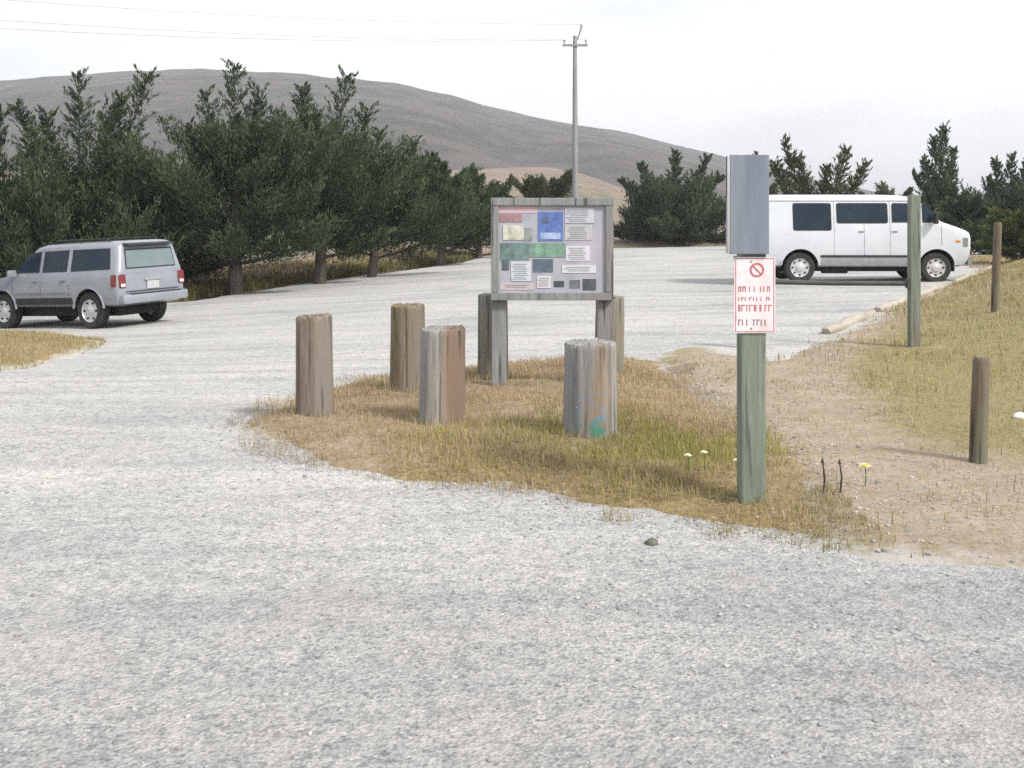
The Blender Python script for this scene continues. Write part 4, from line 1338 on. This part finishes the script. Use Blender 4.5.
gx0, gy0 = gp(690, 455)
green = lambda x, y: np.clip(1.25 - np.hypot((x - gx0) / 1.5, (y - gy0) / 1.15) * .8, 0, 1)
patchy = lambda x, y, s, k=.5: np.clip((fbm(x * 1.4, y * 1.4, s) - k + .12) * 5, 0, 1)
tag(blades('dry_grass', 60000, ISLAND, 301, .025, .085, M_dry, dens=lambda x, y: (.04 + .6 * patchy(x, y, 5, .55) * patchy(x * 3.1, y * 3.1, 15, .42)) * ss(-.05, .7, sdf(ISLAND, x, y) + wob(x, y, 12))), 'short dry straw-coloured grass over the dirt island among the stumps', 'grass')
tag(blades('green_grass', 26000, ISLAND, 302, .04, .125, M_grn, dens=lambda x, y: green(x, y) * (.08 + .85 * patchy(x, y, 6, .50) * patchy(x * 2.7, y * 2.7, 16, .42)) * ss(.0, .5, sdf(ISLAND, x, y) + wob(x, y, 12))), 'yellow-green grass growing round the foot of the grey signpost', 'grass')
fx = [gp(*p) for p in ((600, 520), (700, 533), (800, 550), (850, 556), (840, 500), (760, 470), (640, 480))]
tag(blades('weeds', 2500, fx, 303, .02, .09, M_mix, dens=lambda x, y: patchy(x * 1.6, y * 1.6, 8, .56)), 'darker weeds along the front edge of the dirt island below the signpost', 'weeds')
bank_g = lambda x, y: np.clip(.95 - 1.0 * ss(-.5, .2, sdf(TRAIL, x, y)), 0, 1) * (.10 + .80 * patchy(x, y, 7, .52))
BK = [(2.6, 6), (14, 6), (20, 20), (24, 44), (14, 40)] + poly_px([(985, 269), (940, 290), (870, 319), (800, 350), (768, 362)])
tag(blades('bank_grass', 60000, BK, 304, .03, .12, M_dry, wdt=.007, dens=bank_g), 'dry tan grass on the bank right of the path', 'grass')
tag(blades('bank_green_grass', 46000, BK, 305, .03, .12, M_grn, wdt=.007, dens=lambda x, y: bank_g(x, y) * np.clip((fbm(x * .5, y * .5, 77) - .34) * 5, 0, 1)), 'olive green grass patches on the right-hand bank', 'grass')
tag(blades('path_grass', 9000, TRAIL, 309, .02, .08, M_mix, wdt=.006, dens=lambda x, y: .03 + .5 * patchy(x * 1.2, y * 1.2, 23, .60)), 'sparse tufts of short grass on the bare dirt path', 'grass')
tag(blades('verge_grass', 12000, VERGE, 306, .03, .10, M_mix, wdt=.006, dens=lambda x, y: .1 + .8 * patchy(x * 1.5, y * 1.5, 19, .5)), 'tan and green short grass on the low verge in front of the SUV at the left edge', 'grass')
TE = [(-24, 26.5), (-13, 26.7)] + poly_px([(192, 300), (300, 283), (400, 270), (460, 262)]) + [(-1.5, 53), (-6, 55), (-9, 38), (-14, 31), (-24, 31)]
tag(blades('edge_weeds', 42000, TE, 307, .10, .38, M_dkgrass, wdt=.008, dens=lambda x, y: .1 + .9 * (1 - ss(.6, 2.0, -sdf(LOT, x, y)))), 'dark low weeds along the gravel edge under the cypresses', 'weeds')
tag(blades('field_grass', 30000, TE, 308, .10, .35, M_dry, wdt=.009, dens=lambda x, y: patchy(x, y, 9, .5) * ss(1.0, 2.5, -sdf(LOT, x, y))), 'dry grass between the trunks of the cypresses', 'grass')

M_thatch = leaf_mat('thatch', (.13, .095, .06), (.50, .41, .28), .2)
near_st = lambda x, y: np.clip(sum(np.exp(-(((x - a) ** 2 + (y - b) ** 2) / .07)) for a, b in STUMPS), 0, 1)
tag(blades('thatch', 30000, ISLAND, 311, .03, .08, M_thatch, wdt=.004, lean=2.6, zmin=.1, dens=lambda x, y: .25 + .7 * patchy(x * 1.5, y * 1.5, 25, .5)), 'flattened dead stems and litter over the dirt island', 'litter')
tag(blades('tussock_grass', 5000, ISLAND, 312, .06, .17, M_mix, wdt=.005, dens=near_st), 'taller grass left standing round the feet of the stumps', 'grass')
tag(blades('bank_thatch', 40000, BK, 313, .04, .10, M_thatch, wdt=.006, lean=2.6, zmin=.1, dens=lambda x, y: .3 + .6 * patchy(x, y, 27, .5)), 'flattened dead grass and litter over the right-hand bank', 'litter')
# ------------------------------------------------------------------ loose stones on the gravel
def stones(name, n, poly, seed, s0, s1, mat, dens=None):
    x, y, rs = scatter(n, poly, seed, dens)
    n = x.size
    bm = bmesh.new(); bmesh.ops.create_icosphere(bm, subdivisions=1, radius=1)
    bv = np.array([v.co[:] for v in bm.verts]); bf = np.array([[v.index for v in f.verts] for f in bm.faces]); bm.free()
    s = s0 + (s1 - s0) * rs.uniform(0, 1, n) ** 4
    sc_ = np.stack([s * rs.uniform(.7, 1.3, n), s * rs.uniform(.7, 1.3, n), s * rs.uniform(.4, .8, n)], -1)
    a = rs.uniform(0, 6.28, n); c, q = np.cos(a), np.sin(a)
    v = bv[None] * sc_[:, None] * rs.uniform(.8, 1.2, (n, 12, 1))
    X_ = v[..., 0] * c[:, None] - v[..., 1] * q[:, None] + x[:, None]
    Y_ = v[..., 0] * q[:, None] + v[..., 1] * c[:, None] + y[:, None]
    Z_ = v[..., 2] + (SURF(x, y) + s * .15)[:, None]
    V = np.stack([X_, Y_, Z_], -1)[:, bf].reshape(-1, 3, 3)
    me = fast_mesh(name, V, 3, mat, np.repeat(rs.uniform(0, 1, n), 20))
    ob = bpy.data.objects.new(name, me); COL.objects.link(ob)
    return tag(ob, kind='stuff')


M_stone = leaf_mat('stone', (.20, .20, .20), (.42, .41, .395), 0.0)
NEAR = [(-4.5, 2.4), (4.5, 2.4), (6, 5.2), (4.2, 5.9), (0, 6.0), (-2.5, 7.2), (-6, 13), (-9, 13)]
tag(stones('loose_gravel', 14000, NEAR, 401, .002, .013, M_stone), 'loose grey stones strewn over the pale gravel in the foreground', 'gravel')
RIM = [(x, y) for x, y in ISLAND]
tag(stones('edge_stones', 5000, [( -2.9, 6.2), (3.4, 5.2), (3.6, 7), (1.5, 11), (-3.6, 12), (-4, 8)], 403, .003, .016, M_stone, dens=lambda x, y: np.exp(-((sdf(ISLAND, x, y) + wob(x, y, 11)) / .22) ** 2)), 'small stones scattered along the rim of the dirt island', 'stones')
tag(stones('path_stones', 1200, TRAIL, 402, .003, .018, M_stone), 'small loose stones on the bare dirt path', 'stones')

# ------------------------------------------------------------------ small separate things
def rock(px, py, s, label, mat, name='rock', cat='rock', sc_=(1, .8, .6), seed=0):
    p = gs(px, py); rs = np.random.default_rng(seed)
    bm = bmesh.new(); bmesh.ops.create_icosphere(bm, subdivisions=3, radius=s)
    for v in bm.verts:
        k = 1 + .22 * (float(fbm(v.co.x / s * 1.5 + 9, v.co.y / s * 1.5 + v.co.z / s, seed)) - .5) * 2
        v.co = Vector((v.co.x * sc_[0], v.co.y * sc_[1], v.co.z * sc_[2])) * k
    me = bpy.data.meshes.new(name); bm.to_mesh(me); bm.free(); me.shade_smooth()
    return tag(link(name, me, mat, None, (p.x, p.y, p.z + s * sc_[2] * .4)), label, cat)


M_rockw = pmat('white_rock', (.70, .68, .62), (.78, .76, .70), 9, bump=.4)
M_rockd = pmat('dark_rock', (.07, .08, .06), (.14, .14, .11), 12, bump=.4)
M_petal = pmat('yellow_petal', (.72, .64, .22), (.80, .74, .38), 15, rough=.7)
M_petalw = pmat('white_petal', (.74, .72, .62), (.80, .78, .70), 15, rough=.7)
M_stem = pmat('green_stem', (.10, .12, .04), (.16, .17, .06), 9)
rock(1020, 418, .055, 'small whitish rock on the bank at the right edge of the photo', M_rockw, seed=3)
rock(652, 544, .035, 'small dark stone lying on the gravel in front of the dirt island', M_rockd, seed=5)


def flower(px, py, top, size, petal, label, grp=None):
    p = gs(px, py); h = max(.03, at(px, top, p.y).z - p.z)
    e = tag(empty('flower', p), label, 'flower', grp)
    m = MB(); m.tube([(0, 0, -.02), (.006, 0, h * .6), (0, 0, h)], [.004, .0035, .003], 6); m.build('stem', M_stem, e)
    m = MB(); n = 9
    for k in range(n):
        a = 2 * math.pi * k / n; d = Vector((math.cos(a), math.sin(a), 0)); s_ = Vector((-d.y, d.x, 0))
        for tl, ll in ((.25, 1.0), (1.0, .7)):
            tipv = (d + Vector((0, 0, tl))).normalized() * size * ll; b = Vector((0, 0, h))
            m.add([b, b + tipv * .6 + s_ * size * .30, b + tipv, b + tipv * .6 - s_ * size * .30], [(0, 1, 2, 3)])
    m.build('petals', petal, e, fix=False)
    m = MB(); m.lathe([(.001, h - .01), (size * .28, h), (size * .24, h + size * .2), (.001, h + size * .3)], 10); m.build('flower_head', M_petal, e, 50)
    return e


flower(865, 486, 467, .042, M_petal, 'single pale yellow flower standing on the bare path right of the signpost')
fl = [(688, 474, 456, 'white flower left of the signpost, leftmost of three'), (704, 472, 453, 'white flower left of the signpost, middle of three'), (737, 476, 461, 'white flower nearest the signpost foot')]
for px, py, tp_, lb in fl: flower(px, py, tp_, .028, M_petalw, lb, 'white flowers beside the signpost')


def stalk(px, py, top, label):
    p = gs(px, py); h = at(px, top, p.y).z - p.z
    m = MB(); m.tube([(0, 0, -.02), (.01, 0, h * .5), (.0, .01, h)], [.006, .005, .004], 6)
    m.tube([(.0, .01, h * .93), (.0, .01, h * 1.08)], [.010, .003], 7)
    return tag(m.build('dry_stalk', M_dead, None, 50, loc=p), label, 'plant stalk', 'dry stalks right of the signpost')


stalk(823, 494, 461, 'dark dry stalk sticking up right of the signpost, the nearer to it')
stalk(840, 492, 462, 'dark dry stalk sticking up right of the signpost, the farther from it')

# ------------------------------------------------------------------ thin sea haze
hz = bpy.data.materials.new('haze_air'); hz.use_nodes = True
n = hz.node_tree.nodes; n.clear()
v = n.new('ShaderNodeVolumePrincipled'); v.inputs['Color'].default_value = (.93, .94, 1.0, 1); v.inputs['Density'].default_value = .0006
v.inputs['Anisotropy'].default_value = .2
oo = n.new('ShaderNodeOutputMaterial'); hz.node_tree.links.new(v.outputs['Volume'], oo.inputs['Volume'])
m = MB()
m.box((0, 1050, 75), (4400, 2300, 170)); tag(m.build('haze', hz), kind='stuff')
